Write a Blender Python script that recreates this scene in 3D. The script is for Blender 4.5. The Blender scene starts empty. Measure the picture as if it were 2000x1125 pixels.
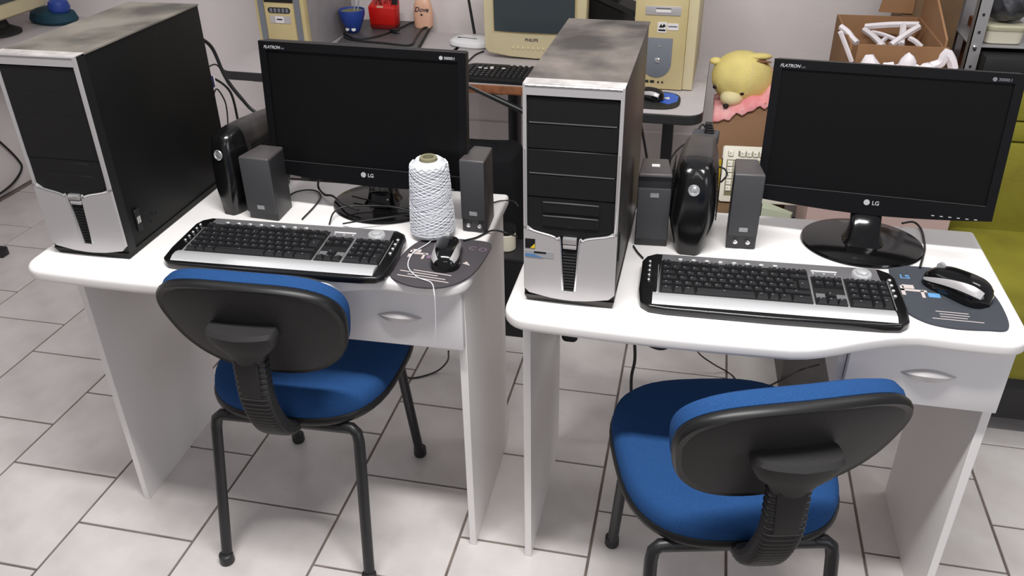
import bpy, bmesh, math, random
from mathutils import Vector, Matrix, Euler
random.seed(7)
S = bpy.context.scene
C = S.collection
PI = math.pi
R = math.radians

# ------------------------------------------------------------------ camera
F_PX, PITCH, ROLL, YAW, CAM_Z = 1664.77, 0.53519, -0.0159, -0.22276, 1.58
fw = Vector((math.sin(YAW)*math.cos(PITCH), math.cos(YAW)*math.cos(PITCH), -math.sin(PITCH)))
rt = Vector((math.cos(YAW), -math.sin(YAW), 0)); up = rt.cross(fw)
r2 = rt*math.cos(ROLL) + up*math.sin(ROLL); u2 = -rt*math.sin(ROLL) + up*math.cos(ROLL)
cd = bpy.data.cameras.new('camera'); cam = bpy.data.objects.new('camera', cd); C.objects.link(cam)
cam.matrix_world = Matrix(((r2.x, u2.x, -fw.x, 0), (r2.y, u2.y, -fw.y, 0), (r2.z, u2.z, -fw.z, CAM_Z), (0, 0, 0, 1)))
cd.sensor_width = 36; cd.lens = F_PX/2000*36; cd.clip_start = .02
S.camera = cam

def at(px, py, z=None, y=None, x=None):
    """point of the room seen at a pixel, on the plane z=, y= or x= (used for measuring)"""
    d = fw*F_PX + r2*(px-1000) - u2*(py-562.5)
    o = Vector((0, 0, CAM_Z))
    if z is not None: t = (z-o.z)/d.z
    elif y is not None: t = y/d.y
    else: t = x/d.x
    return o + d*t

# ------------------------------------------------------------------ light, world, exposure
W = bpy.data.worlds.new('world'); S.world = W; W.use_nodes = True
W.node_tree.nodes['Background'].inputs[0].default_value = (.93, .93, 1, 1)
W.node_tree.nodes['Background'].inputs[1].default_value = .30
def area(name, loc, sx, sy, power, col=(1, .985, .96), rot=(0, 0, 0)):
    l = bpy.data.lights.new(name, 'AREA'); l.shape = 'RECTANGLE'; l.size = sx; l.size_y = sy; l.energy = power; l.color = col
    o = bpy.data.objects.new(name, l); o.location = loc; o.rotation_euler = rot; C.objects.link(o); return o
area('tube_and_fill_light', (-.18, .78, 2.75), 1.5, .16, 78)
area('tube_and_fill_light', (.3, -2.2, 2.75), 1.2, .2, 22)
area('tube_and_fill_light', (1.3, 2.1, 2.78), 1.0, .3, 12)  # added fill for the right of the back wall, no known lamp
area('tube_and_fill_light', (-2.1, 1.7, 2.78), .3, 1.2, 6)  # added fill to lift the left wall and floor, not a known tube
area('added_side_fill', (2.5, -.7, 1.5), 1.2, 1.2, 16, (.92, .96, 1), (R(82), 0, R(62)))  # added fill for right-facing sides, no window known there
S.view_settings.view_transform = 'Standard'; S.view_settings.look = 'None'
S.view_settings.gamma = 1; S.view_settings.use_curve_mapping = False
S.view_settings.exposure = 0.0

# ------------------------------------------------------------------ materials
def srgb(c):
    return tuple((v/255/12.92 if v/255 <= .04045 else ((v/255+.055)/1.055)**2.4) for v in c)
def mat(name, col, rough=.5, metal=0, spec=.5, noise=0, nscale=20, bump=0, bscale=200, col2=None, coat=0, thr=None, alpha=None, trans=0):
    m = bpy.data.materials.new(name); m.use_nodes = True; nt = m.node_tree; b = nt.nodes['Principled BSDF']
    c = srgb(col); b.inputs['Base Color'].default_value = (*c, 1)
    b.inputs['Roughness'].default_value = rough; b.inputs['Metallic'].default_value = metal
    b.inputs['Specular IOR Level'].default_value = spec
    if coat: b.inputs['Coat Weight'].default_value = coat; b.inputs['Coat Roughness'].default_value = .08
    if trans: b.inputs['Transmission Weight'].default_value = trans
    tc = nt.nodes.new('ShaderNodeTexCoord')
    if col2 or noise:
        n = nt.nodes.new('ShaderNodeTexNoise'); n.inputs['Scale'].default_value = nscale; n.inputs['Detail'].default_value = 5
        nt.links.new(tc.outputs['Object'], n.inputs['Vector'])
        r = nt.nodes.new('ShaderNodeValToRGB')
        lo, hi = thr or (.35, .65)
        r.color_ramp.elements[0].position = lo; r.color_ramp.elements[1].position = hi
        c2 = srgb(col2) if col2 else tuple(v*(1-noise) for v in c)
        r.color_ramp.elements[0].color = (*c, 1); r.color_ramp.elements[1].color = (*c2, 1)
        nt.links.new(n.outputs['Fac'], r.inputs[0]); nt.links.new(r.outputs[0], b.inputs['Base Color'])
    if bump:
        n2 = nt.nodes.new('ShaderNodeTexNoise'); n2.inputs['Scale'].default_value = bscale; n2.inputs['Detail'].default_value = 3
        nt.links.new(tc.outputs['Object'], n2.inputs['Vector'])
        bp = nt.nodes.new('ShaderNodeBump'); bp.inputs['Strength'].default_value = bump; bp.inputs['Distance'].default_value = .002
        nt.links.new(n2.outputs['Fac'], bp.inputs['Height']); nt.links.new(bp.outputs[0], b.inputs['Normal'])
    return m
m_white = mat('white_laminate', (233, 230, 229), .38, noise=.03, nscale=6)
m_edge = mat('white_edge_band', (228, 226, 228), .45)
m_tile = mat('glazed_tile', (212, 207, 205), .3, col2=(196, 190, 188), nscale=7, bump=.05, bscale=60)
m_grout = mat('dirty_grout', (126, 115, 108), .9, col2=(104, 94, 88), nscale=14)
m_wall = mat('painted_wall', (226, 218, 218), .8, noise=.06, nscale=3, bump=.35, bscale=90)
m_blue = mat('blue_woven_fabric', (40, 76, 126), .95, spec=.1, col2=(34, 68, 114), nscale=500, bump=.6, bscale=900)
m_shell = mat('black_textured_plastic', (46, 45, 46), .55, spec=.28, bump=.25, bscale=500)
m_trimblk = mat('black_soft_trim', (20, 20, 21), .4, spec=.35)
m_rubber = mat('black_ribbed_rubber', (30, 30, 31), .45)
m_tube = mat('black_painted_steel', (32, 33, 35), .38, noise=.2, nscale=40)
m_case = mat('black_painted_case', (9, 10, 10), .55, spec=.2, col2=(14, 14, 14), nscale=5)
m_case2 = mat('dusty_black_case', (30, 27, 25), .42, spec=.45, col2=(46, 40, 37), nscale=6)
m_dust = mat('dusty_case_top', (54, 50, 48), .75, col2=(108, 100, 95), nscale=9, thr=(.36, .66), bump=.1)
m_dust2 = mat('thick_dust', (74, 70, 65), .85, col2=(120, 114, 106), nscale=7, thr=(.38, .6))
m_silver = mat('silver_paint', (190, 187, 188), .34, metal=.35, spec=.5)
m_silverdust = mat('silver_paint_dusty', (196, 192, 190), .5, metal=.2, col2=(150, 145, 143), nscale=18)
m_bright = mat('polished_silver', (225, 225, 226), .22, metal=.8)
m_bay = mat('matte_black_plastic', (22, 22, 23), .5, spec=.3)
m_glint = mat('painted_glint_grey', (88, 88, 90), .4)  # grey standing in for light reflected on the bay edges
m_gloss = mat('glossy_black', (12, 12, 13), .12, spec=.5)
m_bezel = mat('gloss_black_bezel', (13, 13, 15), .38, spec=.22)
m_screen = mat('screen_black', (14, 14, 15), .35, spec=.16)
m_logo = mat('logo_grey', (176, 176, 180), .4)
m_dimlogo = mat('faint_logo_grey', (110, 110, 118), .5)
m_speaker = mat('grey_speaker_grille', (62, 62, 65), .65, bump=.3, bscale=900)
m_spkbody = mat('black_speaker_case', (36, 36, 38), .4)
m_spktop = mat('grey_speaker_top', (72, 68, 68), .45)
m_badge = mat('badge_grey', (150, 150, 152), .45)
m_knob = mat('knob_chrome', (230, 230, 232), .18, metal=.9)
m_upsdust = mat('dusty_glossy_black', (30, 29, 30), .35, col2=(62, 57, 56), nscale=10)
m_ups = mat('glossy_black_shell', (15, 15, 16), .2, spec=.6)
m_key = mat('black_keycap', (34, 34, 36), .42)
m_keybed = mat('dark_key_bed', (14, 14, 15), .6)
m_kbdeck = mat('graphite_deck', (128, 127, 130), .38, metal=.4)
m_kbpalm = mat('silver_palm_strip', (206, 206, 208), .3, metal=.45)
m_pad = mat('dark_mouse_pad', (66, 62, 66), .75, noise=.15, nscale=8)
m_pad2 = mat('dark_slate_mouse_pad', (58, 62, 70), .75, noise=.15, nscale=8)
m_print = mat('pale_print', (188, 178, 176), .7)
m_bluep = mat('blue_print', (96, 150, 200), .6)
m_mauve = mat('mauve_print', (112, 92, 112), .7)
m_yarn = mat('white_yarn', (214, 216, 222), .95, spec=.1, bump=.4, bscale=900)
m_card = mat('grey_green_cardboard', (122, 118, 92), .85)
m_hole = mat('brown_cardboard_core', (112, 78, 48), .9)
m_cable = mat('black_cable', (24, 24, 26), .45)
m_beige = mat('aged_beige_plastic', (208, 196, 160), .5, col2=(198, 186, 150), nscale=4)
m_yellow = mat('yellowed_plastic', (200, 184, 140), .5, col2=(186, 168, 118), nscale=5)
m_greyp = mat('blue_grey_plastic', (112, 116, 124), .5)
m_greyc = mat('grey_steel_case', (146, 142, 144), .5, noise=.1)
m_crt = mat('crt_glass', (58, 66, 70), .25, spec=.5)
m_table = mat('grey_table_laminate', (188, 182, 183), .45, noise=.05)
m_tedge = mat('black_table_edge', (32, 32, 33), .5)
m_wood = mat('brown_wood_edge', (142, 92, 60), .5, col2=(110, 66, 42), nscale=30)
m_lap = mat('dark_laptop_lid', (80, 77, 78), .45)
m_bluepot = mat('blue_ceramic', (36, 66, 148), .45)
m_red = mat('red_plastic', (196, 24, 18), .35)
m_redd = mat('dark_red_plastic', (124, 22, 20), .4)
m_peach = mat('peach_plastic', (226, 178, 150), .4)
m_mark = mat('dark_print', (50, 38, 60), .6)
m_routr = mat('white_router_plastic', (232, 232, 234), .35)
m_plush = mat('yellow_plush', (222, 206, 132), 1, spec=.05, col2=(206, 190, 124), nscale=14, bump=.8, bscale=260)
m_plush2 = mat('cream_plush', (216, 204, 160), 1, spec=.05, bump=.8, bscale=260)
m_plushb = mat('brown_plush_lining', (128, 92, 70), 1)
m_pink = mat('pink_cloth', (222, 138, 142), .9, col2=(228, 178, 176), nscale=18, bump=.3)
m_kraft = mat('kraft_cardboard', (158, 122, 92), .85, noise=.1, nscale=4)
m_kraft2 = mat('orange_brown_cardboard', (150, 112, 78), .85, noise=.15, nscale=5)
m_kraft3 = mat('dark_brown_cardboard', (118, 92, 66), .85, noise=.25, nscale=6)
m_pinkcard = mat('faded_pink_cardboard', (182, 156, 150), .85, noise=.08, nscale=4)
m_foam = mat('white_plastic_scrap', (222, 216, 220), .5)
m_rack = mat('galvanised_rack', (160, 158, 160), .45, metal=.3)
m_tub = mat('cream_tub', (214, 208, 190), .45)
m_tubl = mat('greenish_cream_lid', (188, 184, 158), .45)
m_dark = mat('very_dark_plastic', (34, 33, 34), .6, noise=.3, nscale=12)
m_glassy = mat('cloudy_plastic_bag', (86, 86, 92), .25, col2=(50, 50, 56), nscale=22)
m_teal = mat('teal_cloth', (20, 62, 78), .8)
m_sofa = mat('lime_green_upholstery', (136, 134, 34), .8, col2=(118, 110, 28), nscale=5, bump=.3, bscale=70)
m_boxg = mat('grey_steel_box', (92, 88, 87), .5, noise=.2)
m_label = mat('white_label', (220, 216, 216), .6)
m_yel = mat('yellow_sticker', (222, 190, 40), .6)
m_stkb = mat('blue_sticker', (84, 124, 168), .4)
m_whitekb = mat('off_white_key', (226, 222, 208), .5)
m_blackfab = mat('black_fleece', (26, 26, 28), 1, spec=.1, bump=1, bscale=160)
m_violet = mat('violet_plug', (36, 38, 84), .5)

# ------------------------------------------------------------------ helpers
def tag(o, label=None, cat=None, group=None, kind=None):
    if label: o['label'] = label
    if cat: o['category'] = cat
    if group: o['group'] = group
    if kind: o['kind'] = kind
    return o
def thing(name, label, cat, loc=(0, 0, 0), rz=0, group=None, rx=0, ry=0):
    o = bpy.data.objects.new(name, None); C.objects.link(o); o.empty_display_size = .05
    o.location = loc; o.rotation_euler = (rx, ry, rz); return tag(o, label, cat, group)
def obj(name, bm, m, parent=None, loc=(0, 0, 0), rot=(0, 0, 0), smooth=None, bevel=0, seg=2, sub=0):
    if isinstance(bm, bmesh.types.BMesh):
        bmesh.ops.recalc_face_normals(bm, faces=bm.faces)
        if bevel:
            es = [e for e in bm.edges if len(e.link_faces) == 2 and e.calc_face_angle(0) > R(35)]
            bmesh.ops.bevel(bm, geom=es, offset=bevel, offset_type='OFFSET', segments=seg, profile=.5, affect='EDGES', clamp_overlap=True)
            if smooth is None: smooth = True
        if smooth or sub:
            for f in bm.faces: f.smooth = True
            for e in bm.edges:
                if len(e.link_faces) == 2 and e.calc_face_angle(0) > R(40): e.smooth = False
        me = bpy.data.meshes.new(name); bm.to_mesh(me); bm.free()
    else: me = bm
    if not me.materials:
        for q in (m if isinstance(m, (list, tuple)) else [m]): me.materials.append(q)
    o = bpy.data.objects.new(name, me); C.objects.link(o); o.location = loc; o.rotation_euler = rot
    if parent: o.parent = parent
    if sub:
        s = o.modifiers.new('s', 'SUBSURF'); s.levels = sub; s.render_levels = sub
    return o
def box(x0, x1, y0, y1, z0, z1, bm=None):
    bm = bm or bmesh.new()
    v = [bm.verts.new(p) for p in ((x0, y0, z0), (x1, y0, z0), (x1, y1, z0), (x0, y1, z0), (x0, y0, z1), (x1, y0, z1), (x1, y1, z1), (x0, y1, z1))]
    for f in ((0, 3, 2, 1), (4, 5, 6, 7), (0, 1, 5, 4), (1, 2, 6, 5), (2, 3, 7, 6), (3, 0, 4, 7)): bm.faces.new([v[i] for i in f])
    return bm
def hexa(p, bm=None):      # 4 bottom points then 4 top points
    bm = bm or bmesh.new(); v = [bm.verts.new(q) for q in p]
    for f in ((0, 3, 2, 1), (4, 5, 6, 7), (0, 1, 5, 4), (1, 2, 6, 5), (2, 3, 7, 6), (3, 0, 4, 7)): bm.faces.new([v[i] for i in f])
    return bm
def prism(pts, a, b, axis='z', bm=None):
    bm = bm or bmesh.new()
    def P(u, v, w): return {'z': (u, v, w), 'y': (u, w, v), 'x': (w, u, v)}[axis]
    lo = [bm.verts.new(P(u, v, a)) for u, v in pts]; hi = [bm.verts.new(P(u, v, b)) for u, v in pts]
    n = len(pts); bm.faces.new(lo[::-1]); bm.faces.new(hi)
    for i in range(n): bm.faces.new([lo[i], lo[(i+1) % n], hi[(i+1) % n], hi[i]])
    return bm
def loft(secs, cap=True, bm=None, close=False):
    bm = bm or bmesh.new(); V = [[bm.verts.new(p) for p in s] for s in secs]; n = len(secs[0])
    for a in range(len(V)-(0 if close else 1)):
        b = (a+1) % len(V)
        for i in range(n): bm.faces.new([V[a][i], V[a][(i+1) % n], V[b][(i+1) % n], V[b][i]])
    if cap and not close: bm.faces.new(V[0][::-1]); bm.faces.new(V[-1])
    return bm
def lathe(prof, n=32, bm=None, c=(0, 0, 0)):   # prof: (r, z)
    return loft([[(c[0]+r*math.cos(2*PI*i/n), c[1]+r*math.sin(2*PI*i/n), c[2]+z) for i in range(n)] for r, z in prof], bm=bm)
def cyl(r, z0, z1, n=20, bm=None, c=(0, 0, 0)): return lathe([(r, z0), (r, z1)], n, bm, c)
def spline(pts, k=8):
    P = [Vector(p) for p in pts]; P = [2*P[0]-P[1]] + P + [2*P[-1]-P[-2]]; out = []
    for i in range(1, len(P)-2):
        for j in range(k):
            t = j/k; a, b, c, d = P[i-1], P[i], P[i+1], P[i+2]
            out.append(.5*((2*b)+(c-a)*t+(2*a-5*b+4*c-d)*t*t+(3*b-a-3*c+d)*t**3))
    out.append(P[-2]); return out
def tube(pts, r, n=8, k=8, bm=None, smooth=True):
    P = spline(pts, k) if smooth else [Vector(p) for p in pts]
    secs = []; prev = None
    for i, p in enumerate(P):
        t = (P[min(i+1, len(P)-1)]-P[max(i-1, 0)]).normalized()
        if prev is None: prev = t.orthogonal().normalized()
        a = (prev - t*prev.dot(t)).normalized(); b = t.cross(a); prev = a
        rr = r(i/(len(P)-1)) if callable(r) else r
        secs.append([p + a*rr*math.cos(2*PI*j/n) + b*rr*math.sin(2*PI*j/n) for j in range(n)])
    return loft(secs, bm=bm)
def supell(a, b, n=3, k=40, cx=0, cy=0, taper=0):
    o = []
    for i in range(k):
        t = 2*PI*i/k; c, s = math.cos(t), math.sin(t)
        x = a*math.copysign(abs(c)**(2/n), c); y = b*math.copysign(abs(s)**(2/n), s)
        o.append((cx + x*(1+taper*y/b), cy+y))
    return o
def rrect(x0, x1, y0, y1, r, k=5):
    o = []
    for cx, cy, a in ((x1-r, y1-r, 0), (x0+r, y1-r, 90), (x0+r, y0+r, 180), (x1-r, y0+r, 270)):
        for i in range(k+1):
            t = R(a+90*i/k); o.append((cx+r*math.cos(t), cy+r*math.sin(t)))
    return o
def grid_faces(P, bm=None, pred=None):
    bm = bm or bmesh.new(); V = [[bm.verts.new(p) for p in row] for row in P]
    for i in range(len(V)-1):
        for j in range(len(V[0])-1):
            if pred is None or pred(i, j): bm.faces.new([V[i][j], V[i][j+1], V[i+1][j+1], V[i+1][j]])
    return bm
def text(name, s, size, m, parent=None, loc=(0, 0, 0), rot=(0, 0, 0), ext=.0004, shear=0, label=None, cx='LEFT'):
    cu = bpy.data.curves.new(name, 'FONT'); cu.body = s; cu.size = size; cu.extrude = ext; cu.shear = shear; cu.align_x = cx; cu.offset = size*.012
    t = bpy.data.objects.new('tmp', cu); C.objects.link(t); dg = bpy.context.evaluated_depsgraph_get(); dg.update()
    me = bpy.data.meshes.new_from_object(t.evaluated_get(dg)); bpy.data.objects.remove(t)
    me.materials.clear(); me.materials.append(m)
    o = bpy.data.objects.new(name, me); C.objects.link(o); o.location = loc; o.rotation_euler = rot
    if parent: o.parent = parent
    return tag(o, label)
def cable(name, pts, r, label, cat='cable', m=None, group=None):
    return tag(obj(name, tube(pts, r), m or m_cable, smooth=True), label, cat, group)
def struct(name, bm, m, **k):
    o = obj(name, bm, m, **k); o['kind'] = 'structure'; return o

# ------------------------------------------------------------------ setting
WALL_Y, WALL_X = 3.40, -3.03
flo = struct('floor', box(-3.1, 2.6, -1.6, 3.5, -.06, -.004), m_grout)
T = .31704; TX = -1.41247
def tile_mesh(x0, x1, y0, y1):
    bm = box(x0, x1, y0, y1, -.004, .0)
    return bm
tb = tile_mesh(.0032, T-.0032, .0032, .3115); bmesh.ops.recalc_face_normals(tb, faces=tb.faces)
es = [e for e in tb.edges if all(v.co.z > -.001 for v in e.verts)]
bmesh.ops.bevel(tb, geom=es, offset=.0012, segments=1, affect='EDGES')
tme = bpy.data.meshes.new('tile'); tb.to_mesh(tme); tb.free(); tme.materials.append(m_tile)
ntile = 0
for c in range(-5, 10):
    off = 1.2685 - .004*c + (.157 if c % 2 else 0)
    for k in range(-5, 7):
        y0 = off + k*.3147
        if y0 < -.4 or y0+.31 > WALL_Y: continue
        x = TX + T*c
        if x < WALL_X: continue
        # outside what the frame can see of the floor
        if y0 < .75: continue
        o = bpy.data.objects.new('tile', tme); C.objects.link(o); o.parent = flo; o.location = (x, y0, random.uniform(-.0004, .0004)); ntile += 1
struct('wall_back', box(WALL_X-.1, 2.6, WALL_Y, WALL_Y+.1, 0, 2.8), m_wall)
struct('wall_left', box(WALL_X-.1, WALL_X, -1.6, WALL_Y, 0, 2.8), m_wall)
struct('baseboard_back', box(WALL_X, 2.6, WALL_Y-.012, WALL_Y, 0, .335), m_wall, bevel=.002, seg=1)

# ------------------------------------------------------------------ desks
def desk(label, loc, rz):
    t = thing('computer_desk', label, 'desk', loc, rz)
    Wd, D = .912, .528
    fr = []
    def fy(x):
        s = min(max((x-.50)/.24, 0), 1); s = s*s*(3-2*s)
        bow = .012*math.sin(PI*min(x/.62, 1)); return .012 - bow + .078*s + (.0 if x < .74 else -.004*math.sin(PI*(x-.74)/.172))
    pts = []
    rc = .05
    for i in range(7):        # front left corner
        a = R(180+90*i/6); pts.append((rc+rc*math.cos(a), fy(rc)+rc+rc*math.sin(a)))
    for i in range(1, 30): x = rc+(Wd-2*rc)*i/30; pts.append((x, fy(x)))
    for i in range(7):
        a = R(270+90*i/6); pts.append((Wd-rc+rc*math.cos(a), fy(Wd-rc)+rc+rc*math.sin(a)))
    pts += [(Wd, D), (0, D)]
    obj('desktop', prism(pts, .722, .75), m_white, t, bevel=.009, seg=4)
    for x in (.016, Wd-.031):
        obj('side_panel', box(x, x+.016, .135, D-.004, 0, .722), m_white, t, bevel=.0008, seg=1)
    obj('drawer_divider', box(.612, .627, .135, D-.02, .578, .722), m_white, t, bevel=.0008, seg=1)
    obj('drawer_rail', box(.627, Wd-.031, .45, .465, .578, .722), m_white, t)
    dr = bmesh.new(); box(.6272, Wd-.016, .116, .134, .582, .716, dr)
    d = obj('drawer', dr, m_edge, t, bevel=.002)
    obj('drawer_box', box(.632, Wd-.036, .134, .44, .590, .70), m_white, d)
    # eye-shaped metal pull
    hs = []
    for i in range(17):
        u = i/16*2-1; w = .011*(1-abs(u)**1.8)+.0008; dep = .014*(1-u*u)+.001
        hs.append([(.766+u*.047, .116, .652-w), (.766+u*.047, .116-dep, .652-w*.6), (.766+u*.047, .116-dep*1.1, .652+w*.4), (.766+u*.047, .116, .652+w)])
    tag(obj('handle', loft(hs), m_silver, d, smooth=True), 'silver eye-shaped pull')
    return t
desk('white computer desk with wavy front on the left, yarn cone standing on it', (-1.308, 1.240, 0), R(1.3))
desk('white computer desk with wavy front on the right, beside the lime green sofa', (-.309, 1.252, 0), R(.2))

# ------------------------------------------------------------------ office chairs
def pad(out, rings, bm=None, f=None):
    cx = sum(p[0] for p in out)/len(out); cy = sum(p[1] for p in out)/len(out)
    secs = []
    for s, z in rings:
        secs.append([(cx+(x-cx)*s, cy+(y-cy)*s, z) for x, y in out])
    if f: secs = [[f(p) for p in s] for s in secs]
    return loft(secs, bm=bm)
def chair(label, loc, rz, off=0, sway=0):
    t = thing('office_chair', label, 'chair', loc, rz)
    out = supell(.208, .219, 3.0, 48, 0, .047, .04)
    obj('seat_cushion', pad(out, [(.95, .418), (.995, .424), (1.0, .436), (.985, .452), (.94, .464), (.84, .471), (.55, .472), (.2, .469), (.02, .469)]), m_blue, t, smooth=True)
    obj('seat_trim', pad(out, [(.90, .400), (.985, .402), (1.015, .410), (1.018, .420), (1.0, .426), (.90, .426)]), m_trimblk, t, smooth=True)
    fr = bmesh.new()
    zt = .392
    tube([(-.165, .20, zt), (.165, .20, zt)], .0115, 10, 1, fr, False)
    tube([(-.150, -.142, zt-.004), (.150, -.142, zt-.004)], .0125, 10, 1, fr, False)
    tube([(-.12, .2, zt), (-.12, -.142, zt)], .011, 8, 1, fr, False); tube([(.12, .2, zt), (.12, -.142, zt)], .011, 8, 1, fr, False)
    box(-.03, .03, -.14, .0, .384, .400, fr)
    obj('seat_frame', fr, m_tube, t, smooth=True)
    for sx in (-1, 1):
        for sy in (-1, 1):
            fx, fyy = sx*.176, sy*.218
            top = .390
            p = [(sx*.130, sy*.142, top), (sx*.150, sy*.143, top), (sx*.162, sy*.146, top-.010), (sx*.166, sy*.150, top-.032), (fx, fyy, .0)]
            lg = obj('leg', tube(p, .0125, 12, 1, None, False), m_tube, t, smooth=True)
            obj('foot_cap', lathe([(.013, .028), (.0165, .026), (.0175, .006), (.015, 0)], 14, None, (fx, fyy, 0)), m_rubber, lg, smooth=True)
    # ribbed bellows column
    path = spline([(off*.6, -.07, .396), (off*.6, -.13, .398), (off*.6, -.18, .410), (off*.7, -.220, .445), (off*.85, -.250, .50), (off, -.268, .56), (off, -.267, .615), (off, -.262, .68)], 8)
    secs = []; N = len(path)
    L = [0]
    for i in range(1, N): L.append(L[-1]+(path[i]-path[i-1]).length)
    fine = []
    M = 132
    for k in range(M):
        s = L[-1]*k/(M-1); i = max(j for j in range(N) if L[j] <= s+1e-9); i = min(i, N-2)
        u = (s-L[i])/(L[i+1]-L[i]); fine.append(path[i].lerp(path[i+1], u))
    for k, p in enumerate(fine):
        tg = (fine[min(k+1, M-1)]-fine[max(k-1, 0)]).normalized(); nx = Vector((1, 0, 0)); ny = tg.cross(nx)
        w, d = .033, .017
        rib = (0, .0016, .0026, .0016)[k % 4]; w2 = w+rib-.001; d2 = d+rib-.001
        sec = []
        for a, b in supell(w2, d2, 4, 20): sec.append(p+nx*a+ny*b)
        secs.append(sec)
    st = obj('bellows_column', loft(secs), m_rubber, t, smooth=False)
    obj('cover_strip', hexa([(off-.020, -.289, .565), (off+.020, -.289, .565), (off+.020, -.28, .565), (off-.020, -.28, .565), (off-.024, -.289, .67), (off+.024, -.289, .67), (off+.024, -.28, .67), (off-.024, -.28, .67)]), m_shell, st, bevel=.002)
    # bracket
    bk = []
    for z, w, y0, y1 in ((.645, .030, -.292, -.245), (.663, .040, -.296, -.245), (.679, .058, -.302, -.243), (.695, .067, -.308, -.24), (.713, .069, -.312, -.24), (.721, .066, -.306, -.24)):
        bk.append([(off+w*a, (y0+y1)/2+(y1-y0)/2*b*(1 if b > 0 else 1-.25*abs(a)), z) for a, b in supell(1, 1, 3.2, 28)])
    obj('backrest_bracket', loft(bk), m_shell, t, smooth=True)
    # backrest: built in a local frame, tilted back
    b = bpy.data.objects.new('backrest', None); C.objects.link(b); b.parent = t; b.location = (off*1.25, -.245, .688); b.rotation_euler = (R(20), 0, R(sway))
    bo = supell(.181, .131, 2.7, 64, 0, 0, .14)
    def shape(p):   # (x, height, depth) -> curve around the sitter
        x, zz, d = p; return (x, d + .55*x*x + .25*zz*zz, zz)
    def padv(rings): return pad(bo, rings, f=shape)
    obj('back_shell', padv([(.02, -.005), (.5, -.005), (.90, -.004), (.97, -.001), (.985, .006), (.96, .012), (.02, .012)]), m_shell, b, smooth=True)
    obj('back_trim', padv([(.955, -.003), (.985, -.0045), (1.003, .0), (1.006, .007), (.99, .014), (.93, .014)]), m_trimblk, b, smooth=True)
    obj('back_cushion', padv([(.93, .012), (.985, .016), (.992, .028), (.97, .042), (.90, .05), (.6, .053), (.02, .053)]), m_blue, b, smooth=True)
    return t
chair('blue fabric chair with black plastic back, pushed under the left desk', (-.812, 1.452, 0), R(2.2), .020)
chair('blue fabric chair with black plastic back, pulled out before the right desk', (.1265, 1.292, 0), R(13.5), .008, 7)

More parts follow.
